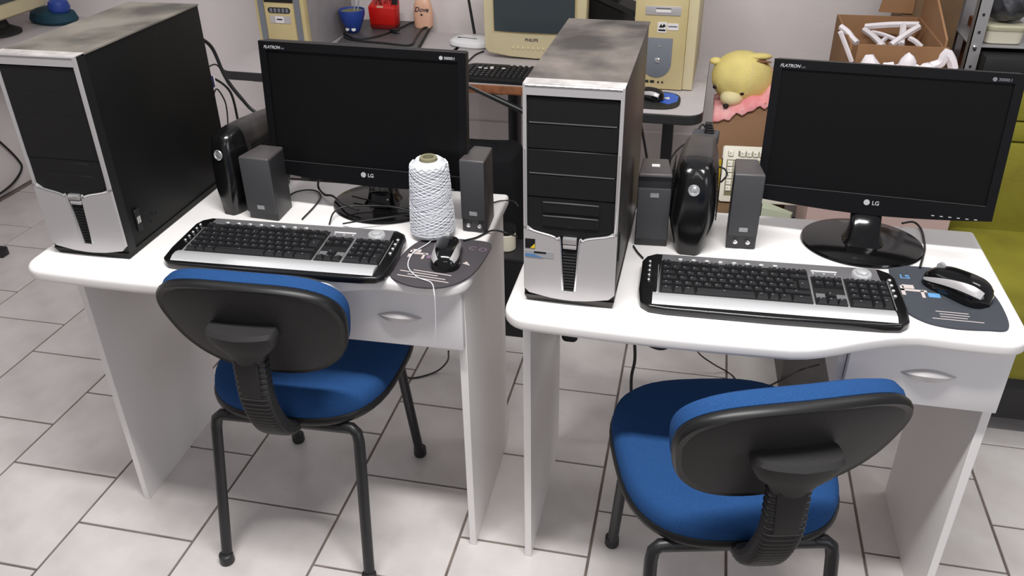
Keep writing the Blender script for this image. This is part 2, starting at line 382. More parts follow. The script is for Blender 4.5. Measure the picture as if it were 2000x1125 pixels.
# ------------------------------------------------------------------ tower computers
def tower(label, loc, rz, W_, D_, H_, first):
    t = thing('computer_tower', label, 'computer', loc, rz)
    h = W_/2; Z = lambda z: z*H_/.411
    cm = m_case if first else m_case2
    obj('case_body', box(-h+.002, h-.002, .028, D_, .012, H_-.003), cm, t, bevel=.002)
    tag(obj('top_panel', box(-h, h, .030, D_, H_-.003, H_), m_dust2 if first else m_dust, t), 'dusty top panel')
    obj('base', hexa([(-h+.004, .008, 0), (h-.003, .006, 0), (h-.003, D_-.01, 0), (-h+.004, D_-.01, 0), (-h, .002, .014), (h, .002, .014), (h, D_-.005, .014), (-h, D_-.005, .014)]), cm, t)
    obj('front_backing', box(-h, h, .006, .030, .012, H_-.004), m_bay, t)
    # silver front frame : rails, top band, lower plates
    bz = bmesh.new()
    r = .006
    box(-h, -h+r, .0, .006, Z(.15), H_, bz); box(h-r, h, .0, .006, Z(.15), H_, bz)
    box(-h+r, h-r, .0, .03, H_-.018, H_, bz)
    low = [(-h, Z(.030)), (-h+.010, Z(.020)), (-h+.05, Z(.0125)), (0, Z(.010)), (h-.05, Z(.0125)), (h-.010, Z(.020)), (h, Z(.030))]
    n0, n1 = .014, .011
    left = [(-h, Z(.155)), (-h, Z(.030)), (-h+.010, Z(.020)), (-h+.05, Z(.0125)), (-n1+.002, Z(.0105)), (-n1+.002, Z(.030)), (-n0-.003, Z(.128)), (-n0-.008, Z(.134)), (-h+.05, Z(.139)), (-h+r+.012, Z(.146)), (-h+r, Z(.155))]
    right = [(-x, z) for x, z in left]
    prism(left, .0, .006, 'y', bz); prism(right, .0, .006, 'y', bz)
    box(-n1+.002, n1-.002, .0, .03, Z(.0105), Z(.029), bz)
    obj('front_bezel', bz, m_silver, t)
    tag(obj('bezel_top', box(-h, h, .001, .031, H_, H_+.001), m_silverdust, t), 'dusty silver top strip')
    rd = bmesh.new()
    for s in (1, -1):
        tube([(s*x, .0005, z) for x, z in ((-h+r*.5, Z(.30)), (-h+r*.8, Z(.165)), (-h+r+.006, Z(.150)), (-h+.05, Z(.1405)), (-n0-.009, Z(.1355)), (-n0-.003, Z(.130)), (-n1-.0005, Z(.031)))], .0015, 6, 5, rd)
    tube([(-h+.004, .0, H_-.0015), (h-.004, .0, H_-.0015)], .0015, 6, 2, rd)
    obj('bezel_ridge', rd, m_bright, t, smooth=True)
    # drive bay covers
    zb = [.390, .345, .300, .255, .212]
    for i in range(4):
        g_ = .0001 if first else .0008
        bb = box(-h+r+.0005, h-r-.0005, .003, .02, Z(zb[i+1])+g_, Z(zb[i])-g_)
        bay = obj('drive_bay_cover', bb, m_bay, t, bevel=0 if first else .0012, seg=1)
        if not first and i in (0, 2): tag(obj('edge_glint', box(-h+r+.004, h-r-.004, .0022, .0034, Z(zb[i+1])+.0004, Z(zb[i+1])+.0022), m_glint, bay), 'grey line painted as an edge reflection')  # reflections along the bay edges, put in as grey strips
    lp = prism([(-h+r, Z(.211)), (-h+r, Z(.158)), (-h+r+.014, Z(.150)), (-h+.05, Z(.143)), (-n0-.006, Z(.138)), (n0+.006, Z(.138)), (h-.05, Z(.143)), (h-r-.014, Z(.150)), (h-r, Z(.158)), (h-r, Z(.211))], .004, .02, 'y')
    fp = obj('lower_bay_panel', lp, m_bay, t)
    for z in (.205, .179):
        fb = obj('floppy_bay_cover', box(-.050, .050, .0036 if first else .0015, .006, Z(z)-.021, Z(z)), m_bay, t, bevel=.001, seg=1)
        if not first: obj('edge_glint', box(-.048, .048, .0008, .0017, Z(z)-.002, Z(z)-.0005), m_glint, fb)  # same painted reflection on the floppy covers
    # button strip with louvres
    obj('power_button', box(-.0125, .0125, -.002, .01, Z(.1275), Z(.139)), m_bright, t, bevel=.0012)
    obj('reset_button', box(-.012, .012, -.001, .01, Z(.117), Z(.125)), m_silver, t, bevel=.0012)
    for i in range(13):
        z = Z(.109)-i*.0062; w = .0125-.00022*i*1.4
        obj('louvre', hexa([(-w, .002, z-.0042), (w, .002, z-.0042), (w, .012, z-.0042), (-w, .012, z-.0042), (-w, .005, z), (w, .005, z), (w, .012, z), (-w, .012, z)]), m_bay, t)
    if first:
        p = obj('port_panel', box(h-.001, h+.002, .050, .066, .040, .088), m_bay, t, bevel=.0008, seg=1)
        for k in range(2): tag(obj('port', box(h+.0015, h+.003, .0525+.006*k, .0565+.006*k, .058, .072), m_silver, p), 'silver port')
        for k, (yy, zz) in enumerate(((.11, .052), (.122, .049), (.1, .04))): obj('side_screw', cyl(.0016, 0, .002, 8, None), m_bay, t, (h-.001, yy, zz), (0, PI/2, 0))
    else:
        obj('side_grip', box(h-.001, h+.002, .030, .042, .085, .14), m_bay, t, bevel=.001)
        s1 = tag(obj('sticker', box(-h+.003, -h+.021, -.0006, .001, Z(.112), Z(.131)), m_bay, t), 'small black sticker with a yellow corner')
        obj('sticker_corner', prism([(-h+.012, Z(.113)), (-h+.0205, Z(.113)), (-h+.0205, Z(.122))], -.001, .0, 'y'), m_yel, s1)
        s2 = tag(obj('sticker', box(-h+.003, -h+.055, -.0006, .001, Z(.095), Z(.108)), m_badge, t), 'silver sticker with a blue lower edge')
        obj('sticker_stripe', prism([(-h+.003, Z(.095)), (-h+.036, Z(.095)), (-h+.018, Z(.1015)), (-h+.003, Z(.1015))], -.001, .0, 'y'), m_stkb, s2)
        obj('sticker_lettering', box(-h+.019, -h+.041, -.0011, 0, Z(.1035), Z(.1068)), m_bay, s2)
    return t
tower('black and silver tower computer with plain black bays, on the left desk', (-1.186, 1.322, .751), R(.5), .172, .436, .415, True)
tower('black and silver tower computer with stickers, on the right desk', (-.194, 1.322, .751), R(-.6), .166, .449, .411, False)

# ------------------------------------------------------------------ monitors
def monitor(label, loc, rz, tilt, base, base_r, wires):
    t = thing('monitor', label, 'monitor', (base[0], base[1], .751), rz)
    W_, H_ = (.458, .286) if wires else (.449, .281)
    hd = bpy.data.objects.new('screen_head', None); C.objects.link(hd); hd.parent = t
    inv = Matrix.Rotation(-rz, 4, 'Z')
    p = inv @ (Vector(loc)-Vector((base[0], base[1], .751))); hd.location = p; hd.rotation_euler = (-tilt, 0, 0)
    # bezel ring with a bowed lower edge
    def ring(x0, x1, z0, z1, bow):
        pts = [(x0, z1), (x0, z0)] + [(x0+(x1-x0)*i/12, z0-bow*math.sin(PI*i/12)) for i in range(1, 12)] + [(x1, z0), (x1, z1)]
        return pts
    outer = ring(-W_/2, W_/2, .0, H_, .012)
    obj('back_housing', prism([(x*.985, z) for x, z in outer], .008, .032, 'y'), m_bezel, hd, bevel=.004)
    bz = bmesh.new()
    inx, iz0, iz1 = W_/2-.017, .030, H_-.018
    n = len(outer)
    inner = [(-inx, iz1), (-inx, iz0)] + [(-inx+2*inx*i/12, iz0) for i in range(1, 12)] + [(inx, iz0), (inx, iz1)]
    fo = [bz.verts.new((x, 0, z)) for x, z in outer]; fi = [bz.verts.new((x, 0, z)) for x, z in inner]
    bo = [bz.verts.new((x, .012, z)) for x, z in outer]; bi = [bz.verts.new((x, .005, z)) for x, z in inner]
    for i in range(n):
        j = (i+1) % n
        bz.faces.new([fo[i], fo[j], fi[j], fi[i]]); bz.faces.new([fo[i], bo[i], bo[j], fo[j]]); bz.faces.new([fi[i], fi[j], bi[j], bi[i]])
    obj('bezel', bz, m_bezel, hd)
    obj('screen', box(-inx, inx, .004, .009, iz0, iz1), m_screen, hd)
    el = bmesh.new(); tube([(-inx, -.0003, iz0-.001), (inx, -.0003, iz0-.001)], .0009, 5, 1, el, False)
    obj('bezel_groove', el, m_shell, hd)
    lg = obj('logo_disc', cyl(.0058, 0, .0012, 20), m_logo, hd, (-.008, 0, .0135), (PI/2, 0, 0))
    text('logo_letters', 'LG', .0115, m_logo, hd, (.002, -.0005, .0093), (PI/2, 0, 0))
    text('corner_lettering', 'FLATRON', .0085, m_logo if wires else m_logo, hd, (-W_/2+.012, -.0005, H_-.0145), (PI/2, 0, 0), shear=.3)
    text('corner_lettering', 'LCD', .004, m_dimlogo, hd, (-W_/2+.052, -.0005, H_-.0145), (PI/2, 0, 0))
    obj('ratio_badge', cyl(.004, 0, .0008, 14), m_dimlogo if not wires else m_logo, hd, (W_/2-.052, 0, H_-.012), (PI/2, 0, 0))
    text('ratio_lettering', '30000:1', .0075, m_logo if wires else m_dimlogo, hd, (W_/2-.046, -.0005, H_-.0145), (PI/2, 0, 0))
    for k in range(6): obj('menu_mark', box(.115+.0155*k, .1205+.0155*k, -.0006, .001, -.0005, .0012), m_logo, hd)
    # neck and disc foot
    hz = p.z
    nk = []
    for z, w, y0, y1 in ((.004, .052, -.05, .03), (.012, .046, -.045, .028), (.022, .037, -.036, .026), (.045, .033, -.028, .024), (hz+.01, .034, p.y+.030, p.y+.05)):
        nk.append([(w*a*.9, (y0+y1)/2+(y1-y0)/2*b, z) for a, b in supell(1, 1, 3.5, 24)])
    obj('neck', loft(nk), m_gloss, t, smooth=True)
    obj('disc_foot', lathe([(base_r*.96, 0), (base_r, .003), (base_r*.985, .007), (base_r*.8, .0105), (.05, .013), (.002, .0135)], 72), m_gloss, t, smooth=True).scale = (1, .88, 1)
    return t
monitor('black widescreen monitor on round foot standing on the left desk behind the yarn cone', (-.684, 1.609, .837), R(-2.9), R(5.2), (-.675, 1.678), .120, True)
monitor('black widescreen monitor on round foot standing on the right desk', (.363, 1.678, .829), R(-4.2), R(10.7), (.360, 1.676), .120, False)

# ------------------------------------------------------------------ keyboards
def key_mesh(w, d):
    bm = bmesh.new(); a, b = w/2, d/2; c = .0022; z = .0075
    v = [bm.verts.new(q) for q in ((-a, -b, 0), (a, -b, 0), (a, b, 0), (-a, b, 0), (-a+c, -b+.001, z), (a-c, -b+.001, z), (a-c, b-2*c, z*.93), (-a+c, b-2*c, z*.93))]
    for f in ((4, 5, 6, 7), (0, 1, 5, 4), (1, 2, 6, 5), (2, 3, 7, 6), (3, 0, 4, 7)): bm.faces.new([v[i] for i in f])
    # printed legend, a tiny raised fleck
    bm.normal_update()
    g = bm.faces.new([bm.verts.new(q) for q in ((-.0035, -.001, z+.0002), (-.0010, -.001, z+.0002), (-.0010, .0022, z*.985+.0002), (-.0035, .0022, z*.985+.0002))]); g.material_index = 1
    me = bpy.data.meshes.new('key'); bm.to_mesh(me); bm.free(); me.materials.append(m_key); me.materials.append(m_dimlogo); return me
KM = {}
def keyboard(label, loc, rz):
    t = thing('keyboard', label, 'keyboard', loc, rz, rx=R(2.5))
    W_, D_ = .474, .191
    h = W_/2
    def outl(i):
        return [(-h+.028-i*.2, D_-i), (-h+.010+i, D_-.012-i), (-h+.002+i, D_-.03), (-h+i, .06), (-h+.004+i, .02), (-h+.020+i, .004+i), (-h+.05, i), (0, -.003+i), (h-.05, i), (h-.020-i, .004+i), (h-.004-i, .02), (h-i, .06), (h-.002-i, D_-.03), (h-.010-i, D_-.012-i), (h-.028+i*.2, D_-i)]
    obj('base', prism(outl(0), 0, .016), m_ups, t, bevel=.005, seg=3)
    # graphite deck behind and around the keys
    x0, x1 = -h+.036, h-.032
    obj('deck', prism([(x0-.004, .046), (x1+.004, .046), (x1-.002, D_-.006), (x0+.004, D_-.006)], .015, .0185), m_kbdeck, t, bevel=.0015)
    ps = [[(x, .012+ (.008*(1-math.sqrt(max(0, 1-min(1, (h-.03-abs(x))/.02)**2))) if abs(x) > h-.05 else 0), .0135), (x, .009, .017), (x, .020, .0225), (x, .034, .0225), (x, .046, .0185), (x, .046, .0135)] for x in [(-h+.026)+(2*h-.052)*i/24 for i in range(25)]]
    obj('palm_strip', loft(ps), m_kbpalm, t, smooth=True)
    u = .01795; kz = .0195; gx = x0+.004
    main_w, nav0, num0 = 15*u, 15.35*u, 18.65*u
    ky = .055
    zones = ((gx-.002, gx+main_w+.001), (gx+nav0-.001, gx+nav0+3*u+.001), (gx+num0-.001, gx+num0+4*u+.001))
    for a, b in zones: obj('key_bed', box(a, b, ky-.010, ky+5*u-.006+(.0), .0183, .0195), m_keybed, t)
    obj('key_bed', box(gx-.002, gx+main_w+.001, ky+5*u-.006, ky+6*u-.004, .0183, .0193), m_keybed, t)
    for x in (gx+15.18*u, gx+18.4*u, gx-.006, gx+22.9*u): obj('divider_line', box(x-.0006, x+.0006, ky-.010, ky+5*u-.004, .0185, .0206), m_bright, t)
    def key(x, y, w=1, d=1, nm='key'):
        q = (w, d)
        if q not in KM: KM[q] = key_mesh(w*u-.0016, d*u-.0014)
        o = bpy.data.objects.new(nm, KM[q]); C.objects.link(o); o.parent = t; o.location = (gx+(x+w/2)*u, ky+(y-.5+d/2)*u, kz); return o
    rows = [([1.25, 1, 1.25], None)]
    def row(y, ws, x=0):
        for w in ws: key(x, y, w); x += w
    row(0, [1.25, 1, 1.25, 6, 1.25, 1, 1.25, 2]); row(1, [1.25]+[1]*11+[2.75]); row(2, [1.75]+[1]*12); key(13.75, 2, 1.25, 2)
    row(3, [1.5]+[1]*12); row(4, [1]*13+[2])
    xs = [0, 2, 3, 4, 5, 6.5, 7.5, 8.5, 9.5, 11, 12, 13, 14]
    for x in xs: key(x, 5.15, 1)
    for i in range(3):
        key(15.5+i-.1, 4); key(15.5+i-.1, 3); key(15.5+i-.1, 0)
    key(16.4, 1)
    for x in (15.4, 17.4): tag(obj('silver_patch', box(gx+x*u+.001, gx+(x+1)*u-.001, ky+.55*u, ky+1.35*u, .0190, .0212), m_kbdeck, t), 'silver patch beside the arrow key')
    for r_ in range(1, 5):
        for i in range(4):
            if i == 3 and r_ in (1, 2): continue
            key(18.7+i, r_)
    key(18.7, 0, 2); key(20.7, 0); key(21.7, 0, 1, 2)
    key(21.7, 2, 1, 1)
    # small silver buttons above the function keys, at both ends, and the dial
    bb = bmesh.new(); lathe([(.0052, 0), (.0052, .0025), (.003, .0042), (.0003, .0045)], 14, bb)
    bme = bpy.data.meshes.new('media_button'); 
    bmesh.ops.recalc_face_normals(bb, faces=bb.faces)
    for f in bb.faces: f.smooth = True
    bb.to_mesh(bme); bb.free(); bme.materials.append(m_bright)
    for i in range(8):
        o = bpy.data.objects.new('media_button', bme); C.objects.link(o); o.parent = t; o.location = (gx+(1.9+i*1.42)*u, ky+5.86*u+.006, .0182); o.scale = (1.2, .8, 1)
    for i in range(5):
        o = bpy.data.objects.new('media_button', bme); C.objects.link(o); o.parent = t; o.location = (-h+.017, D_-.036-.0165*i, .0158); o.scale = (.62, .62, .9)
    for i in range(4):
        o = bpy.data.objects.new('media_button', bme); C.objects.link(o); o.parent = t; o.location = (h-.016, D_-.042-.018*i, .0158); o.scale = (.72, .72, .9)
    d = obj('volume_dial', lathe([(.0185, 0), (.0185, .003), (.0165, .006), (.0135, .0062), (.0125, .0045), (.0115, .0045), (.0105, .009), (.006, .0105), (.0003, .011)], 36), m_kbpalm, t, (gx+20.6*u, ky+5.55*u+.004, .018), smooth=True)
    obj('status_bar', box(gx+15.5*u, gx+18.1*u, ky+5.75*u, ky+5.95*u, .0185, .0196), m_label, t)
    for i in range(3): obj('status_mark', box(gx+(15.6+i*1.1)*u, gx+(15.75+i*1.1)*u, ky+5.35*u, ky+5.5*u, .0185, .0192), m_label, t)
    return t
keyboard('black and silver multimedia keyboard on the left desk, before the yarn cone', (-.787, 1.313, .7505), R(2.2))
keyboard('black and silver multimedia keyboard on the right desk', (.168, 1.330, .7505), R(2.2))
for km in KM.values(): pass

# ------------------------------------------------------------------ mouse pads and mice
def pad_thing(label, P, loc, rz, m, first):
    t = thing('mouse_pad', label, 'mouse pad', loc, rz)
    q = []
    n = len(P)
    sp = [Vector((x, y, 0)) for x, y in P]
    for i in range(n):
        a, b, c, d = sp[i-1], sp[i], sp[(i+1) % n], sp[(i+2) % n]
        for j in range(6):
            s = j/6; q.append(.5*((2*b)+(c-a)*s+(2*a-5*b+4*c-d)*s*s+(3*b-a-3*c+d)*s**3))
    obj('pad_sheet', prism([(v.x, v.y) for v in q], 0, .003), m, t)
    return t
# left pad (print of a desk with computer, lettering)
p1 = pad_thing('dark mouse pad under the black mouse, beside the white yarn cone', [(-.086, -.060), (-.05, -.098), (0, -.108), (.045, -.092), (.078, -.04), (.090, .05), (.084, .090), (.035, .098), (-.04, .094), (-.075, .05)], (-.474, 1.438, .7505), R(2), m_pad, True)
def desk_print(t, ox, oy, s, m2):
    z0, z1 = .003, .0035
    b = bmesh.new()
    box(ox, ox+.006*s, oy, oy+.03*s, z0, z1, b); box(ox, ox+.04*s, oy+.014*s, oy+.02*s, z0, z1, b); box(ox+.030*s, ox+.035*s, oy-.004*s, oy+.018*s, z0, z1, b); box(ox+.004*s, ox+.022*s, oy+.022*s, oy+.034*s, z0, z1, b)
    obj('desk_emblem', b, m_print, t)
    obj('emblem_block', box(ox+.040*s, ox+.058*s, oy, oy+.013*s, z0, z1), m2, t)
desk_print(p1, -.070, .005, 1, m_mauve)
for i, (a, b) in enumerate(((-.035, .045), (-.06, .02), (-.04, .04), (-.058, .05))): obj('print_line', box(a, b, -.052-.009*i, -.0495-.009*i, .003, .0034), m_print, p1, rot=(0, 0, R(-8)))
text('print_lettering', 'C O', .022, m_mauve, p1, (.045, .055, .003), (0, 0, R(-8)))
obj('print_arrow', prism([(.048, -.005), (.065, -.012), (.055, .004)], .003, .0034), m_print, p1)
p2 = pad_thing('dark slate mouse pad under the silver swoosh mouse, right desk corner', [(-.086, -.050), (-.060, -.096), (-.015, -.112), (.045, -.108), (.082, -.096), (.090, -.02), (.080, .045), (.050, .096), (-.01, .106), (-.075, .100), (-.088, .07)], (.486, 1.486, .7505), R(0), m_pad2, False)
desk_print(p2, -.078, -.012, 1.15, m_bluep)
for i, (a, b) in enumerate(((-.030, .025), (-.025, .025), (-.025, .020), (-.04, .045))): obj('print_line', box(a, b, -.062-.0085*i, -.060-.0085*i, .003, .0034), m_print, p2)
text('print_lettering', 'LS', .020, m_bluep, p2, (-.072, .052, .003))

def mouse(label, loc, rz, L_, Wm, Hm):
    t = thing('mouse', label, 'mouse', loc, rz)
    NU, NV = 28, 24
    def P(i, j, g=0):
        u = -1+2*i/NU; v = PI*j/NV
        e = max(0, 1-abs(u)**2.6)**.5
        w = (Wm/2)*(e**.9)*(1-.14*math.cos(PI*u*.9)*0.8+.06*u*-1)+g; hh = Hm*(e**.8)*(1+.10*-u)+g
        if e == 0: w = hh = 0.0005
        c, s = math.cos(v), math.sin(v)
        return (w*math.copysign(abs(c)**.75, c), u*(L_/2+g), hh*abs(s)**.8)
    G = [[P(i, j) for j in range(NV+1)] for i in range(NU+1)]
    obj('body', grid_faces(G), m_gloss, t, smooth=True)
    for side in (0, 1):
        rows = []
        for i in range(2, NU-1):
            u = -1+2*i/NU
            k = (1-u)/2
            a = 1.8+2.6*k; b = a+1.3+3.6*k
            row = []
            for q in range(7):
                j = a+(b-a)*q/6; row.append(P(i, j if side == 0 else NV-j, .0004))
            rows.append(row)
        obj('silver_swoosh', grid_faces(rows), m_silver, t, smooth=True)
    obj('wheel', loft([[(x, .0075*math.cos(2*PI*k/16), .0075*math.sin(2*PI*k/16)) for k in range(16)] for x in (-.0035, .0035)]), m_badge, t, (0, L_*.30, Hm*.86))
    return t
mouse('glossy black mouse with silver sides beside the yarn cone', (-.462, 1.450, .7545), R(10), .122, .064, .038)
mouse('glossy black mouse with wide silver swoosh, pointing towards the right monitor foot', (.506, 1.502, .7545), R(46), .130, .070, .042)

# ------------------------------------------------------------------ yarn cone
yc = thing('yarn_cone', 'cone of white string standing on the left desk', 'yarn', (-.522, 1.552, .7505))
R0, R1, HY = .0475, .0375, .166
def rad(s):
    r = R0+(R1-R0)*s
    if s < .08: r -= .012*(1-s/.08)**2
    if s > .93: r -= .010*((s-.93)/.07)**2
    return r
pf = [(.03, 0)] + [(rad(i/30), .004+HY*i/30) for i in range(31)] + [(.026, .004+HY+.003), (.019, .004+HY+.001), (.018, .004+HY-.01)]
obj('yarn_body', lathe(pf, 48), m_yarn, yc, smooth=True)
wb = bmesh.new()
def wind(s0, s1, turns, ph, r=.0016):
    n = int(26*turns); pts = []
    for i in range(n+1):
        q = i/n; s = s0+(s1-s0)*q; a = ph+2*PI*turns*q
        rr = rad(s)+.0010; pts.append((rr*math.cos(a), rr*math.sin(a), .004+HY*s))
    tube(pts, r, 4, 1, wb, False)
for i in range(15): wind(.03, .97, 1.4, 2*PI*i/15+random.uniform(-.12, .12))
for i in range(15): wind(.97, .03, 1.4, 2*PI*i/15+random.uniform(-.12, .12))
for i in range(9): wind(.02+i*.012, .05+i*.013, 1.2, i*2.1)
for i in range(14): wind(random.uniform(.1, .5), random.uniform(.55, .95), random.choice((.8, 1.1)), random.uniform(0, 6))
w = obj('string_winding', wb, m_yarn, yc, smooth=True); w['kind'] = 'stuff'
obj('cardboard_core', loft([[(r*math.cos(2*PI*i/28), r*math.sin(2*PI*i/28), z) for i in range(28)] for r, z in ((.018, .148), (.018, .1765), (.0165, .178), (.0115, .1775), (.011, .148))], cap=False), m_card, yc, smooth=True)
obj('core_hole', cyl(.0113, .153, .155, 24), m_hole, yc)
tp = [at(852, 462, z=.757), at(835, 476, z=.757), at(806, 495, z=.756), at(797, 520, z=.756), at(815, 541, z=.756), at(842, 552, z=.7545)]
fe = at(848, 572, z=.748)
lt = tp + [fe, at(850, 600, y=fe.y-.004), at(851, 640, y=fe.y-.004), at(850, 666, y=fe.y-.003)]
org = Vector((-.522, 1.552, .7505))
obj('loose_string', tube([p-org for p in lt], .0011, 6), m_yarn, yc, smooth=True)

# ------------------------------------------------------------------ speakers
def speaker(label, loc, rz, knobs=False, cap=False, W_=.060, D_=.085, H_=.160, group=None):
    t = thing('desk_speaker', label, 'speaker', loc, rz)
    h = W_/2
    obj('cabinet', hexa([(-h, .002, 0), (h, .002, 0), (h-.008, D_, 0), (-h+.008, D_, 0), (-h, .002, H_-.006), (h, .002, H_-.006), (h-.008, D_, H_-.008), (-h+.008, D_, H_-.008)]), m_spkbody, t, bevel=.003)
    z0 = .032 if knobs else .018
    zt = H_-.032 if cap else H_-.002
    obj('grille', box(-h+.001, h-.001, -.004, .004, z0, zt), m_speaker, t, bevel=.002)
    obj('top_cap', hexa([(-h, -.004, H_-.007), (h, -.004, H_-.007), (h-.007, D_, H_-.009), (-h+.007, D_, H_-.009), (-h+.001, -.001, H_), (h-.001, -.001, H_), (h-.008, D_-.003, H_-.001), (-h+.008, D_-.003, H_-.001)]), m_spktop, t, bevel=.0025)
    bz = z0+.010 if not cap else zt-.018
    tag(obj('badge', box(-.008, .009, -.0048, -.0035, bz, bz+.009), m_badge, t), 'small silver maker plate')
    if knobs:
        for k, x in enumerate((-.012, .013)):
            obj('knob', lathe([(.0045, 0), (.0045, .005), (.003, .0065), (.0003, .007)], 16), m_knob, t, (x, .002, .017), (PI/2, 0, 0), smooth=True)
    if cap: tag(obj('sticker', box(-.008, .008, .035, .048, H_-.001, H_+.0005), m_label, t), 'white paper square')
    return t
speaker('grey fronted speaker without knobs, left of the left monitor', (-.914, 1.550, .7505), R(-4), W_=.072, D_=.078, H_=.148)
speaker('grey fronted speaker with two knobs, right of the yarn cone', (-.438, 1.577, .7505), R(-3), True, W_=.055, H_=.166)
speaker('grey fronted speaker with white paper square on top, beside the right tower', (-.064, 1.585, .7505), R(4), cap=True, W_=.067, H_=.162)
speaker('grey fronted speaker with two knobs, between power backup and right monitor', (.117, 1.606, .7505), R(4), True, W_=.060, H_=.166)

# ------------------------------------------------------------------ power backup units
def ups(label, loc, rz, W_=.090, L_=.20, H_=.190):
    t = thing('power_backup_unit', label, 'power unit', loc, rz)
    secs = []
    for y, w, hh in ((0, .50, .62), (.004, .68, .86), (.014, .84, .955), (.032, .95, .99), (.06, 1, 1), (.11, 1, 1.0), (.17, .96, .985), (.195, .90, .975), (L_, .86, .96)):
        s = []
        for k in range(33):
            v = PI*k/32; c, si = math.cos(v), math.sin(v)
            zz = H_*hh*abs(si)**.62; x = (W_/2)*w*math.copysign(abs(c)**.42, c)
            x *= (.62+.38*min(1, zz/(H_*.32))); s.append((x, y, zz))
        secs.append(s)
    obj('housing', loft(secs[:5]), m_ups, t, smooth=True)
    rear = loft([[(x*1.004, y, z*1.002) for x, y, z in s] for s in secs[4:]])
    tag(obj('rear_housing', rear, m_upsdust, t, smooth=True), 'dusty rear shell')
    for s in (-1, 1):
        for k in range(12):
            obj('vent_fin', box(s*(W_/2+.0005)-.0012, s*(W_/2+.0005)+.0012, .07, .155, .05+.009*k, .054+.009*k), m_bay, t)
    b = obj('power_button', lathe([(.0115, 0), (.0115, .004), (.0100, .0055), (.0082, .0055), (.0078, .004), (.004, .005), (.0003, .0053)], 28), m_bright, t, (0, .005, H_*.745), (R(78), 0, 0), smooth=True)
    return t
ups('glossy black power backup unit with silver button, beside the left tower', (-1.004, 1.560, .7505), R(-11), W_=.074, L_=.2, H_=.190)
ups('glossy black power backup unit with silver button, between two speakers on the right desk', (.012, 1.560, .7505), R(-2), W_=.094)

# ------------------------------------------------------------------ cables on and behind the desks
cable('cable', [(-1.12, 1.765, 1.09), at(415, 95, y=1.80), at(440, 150, y=1.81), at(470, 190, y=1.82), at(500, 220, y=1.83), (-.96, 1.83, .85)], .0042, 'thick black cable arching from the top of the left tower back')
cable('cable', [(-1.12, 1.765, 1.02), at(425, 128, y=1.80), at(450, 170, y=1.815), at(498, 219, y=1.835), (-.95, 1.84, .84)], .0018, 'thin black cable hanging behind the left tower')
cable('cable', [(-1.115, 1.765, .985), at(421, 155, y=1.80), at(450, 180, y=1.82), at(464, 232, y=1.83), at(468, 260, y=1.84), at(470, 300, y=1.84)], .003, 'black monitor cable with violet plug behind the left tower')
cable('cable', [(-1.115, 1.765, .955), at(424, 174, y=1.80), at(440, 200, y=1.82), at(445, 240, y=1.83), at(444, 290, y=1.83)], .0018, 'thin cable curving down behind the left tower')
vp = thing('video_plug', 'small violet monitor plug in the left tower back', 'plug', (-1.124, 1.762, .985))
obj('plug_body', box(-.010, .008, 0, .022, -.016, .012), m_violet, vp, bevel=.003); obj('plug_collar', box(-.006, .006, .022, .028, -.012, .008), m_label, vp)
Z = .7535
cable('cable', [at(556, 390, z=Z), at(575, 376, z=Z), at(600, 371, z=Z), at(620, 374, z=Z), at(626, 385, z=Z), at(615, 402, z=Z), at(590, 428, z=Z)], .0018, 'thin black cable looping right of the knobless left speaker')
cable('cable', [at(643, 438, z=.754), at(652, 415, z=.766), at(675, 404, z=.772), at(735, 402, z=.772), at(770, 405, z=.772), at(800, 412, z=.768)], .0019, 'thin black cable crossing the left monitor foot')
cable('cable', [at(670, 437, z=.758), at(700, 432, z=.771), at(760, 424, z=.772), at(805, 417, z=.766)], .0019, 'thin black cable along the front of the left monitor foot')
cable('cable', [at(688, 383, z=.772), at(720, 391, z=.772), at(760, 402, z=.772), at(800, 408, z=.768)], .0019, 'grey black cable lying over the left monitor foot')
cable('cable', [at(622, 350, y=1.69), at(622, 366, z=.76), at(634, 380, z=.757), at(650, 383, z=.764), at(672, 400, z=.772), at(700, 410, z=.772)], .0026, 'black cable dropping from the left monitor onto its foot')
cable('cable', [at(905, 470, z=.756), at(930, 464, z=Z), at(955, 452, z=Z), at(970, 450, z=Z), at(994, 457, z=.75), at(1010, 462, z=.72)], .002, 'black mouse cable running off the right edge of the left desk')
cable('cable', [at(962, 396, z=Z), at(980, 392, z=Z), at(1003, 393, z=.75), at(1012, 402, z=.70)], .0016, 'thin speaker cable over the back corner of the left desk')
cable('cable', [at(1797, 522, z=.757), at(1803, 500, z=Z), at(1806, 480, z=Z), at(1800, 450, z=Z), at(1785, 434, z=.756), at(1762, 436, z=.76)], .0022, 'black mouse cable curling around the right monitor foot')
cable('cable', [at(1237, 480, z=Z), at(1245, 492, z=Z), at(1256, 504, z=Z)], .0018, 'short thin cable behind the right keyboard corner')
cable('cable', [Vector((-.13, 1.772, 1.02)), at(1262, 300, y=1.85), at(1263, 330, y=1.86), at(1262, 400, y=1.86)], .003, 'black cable hanging behind the right tower')
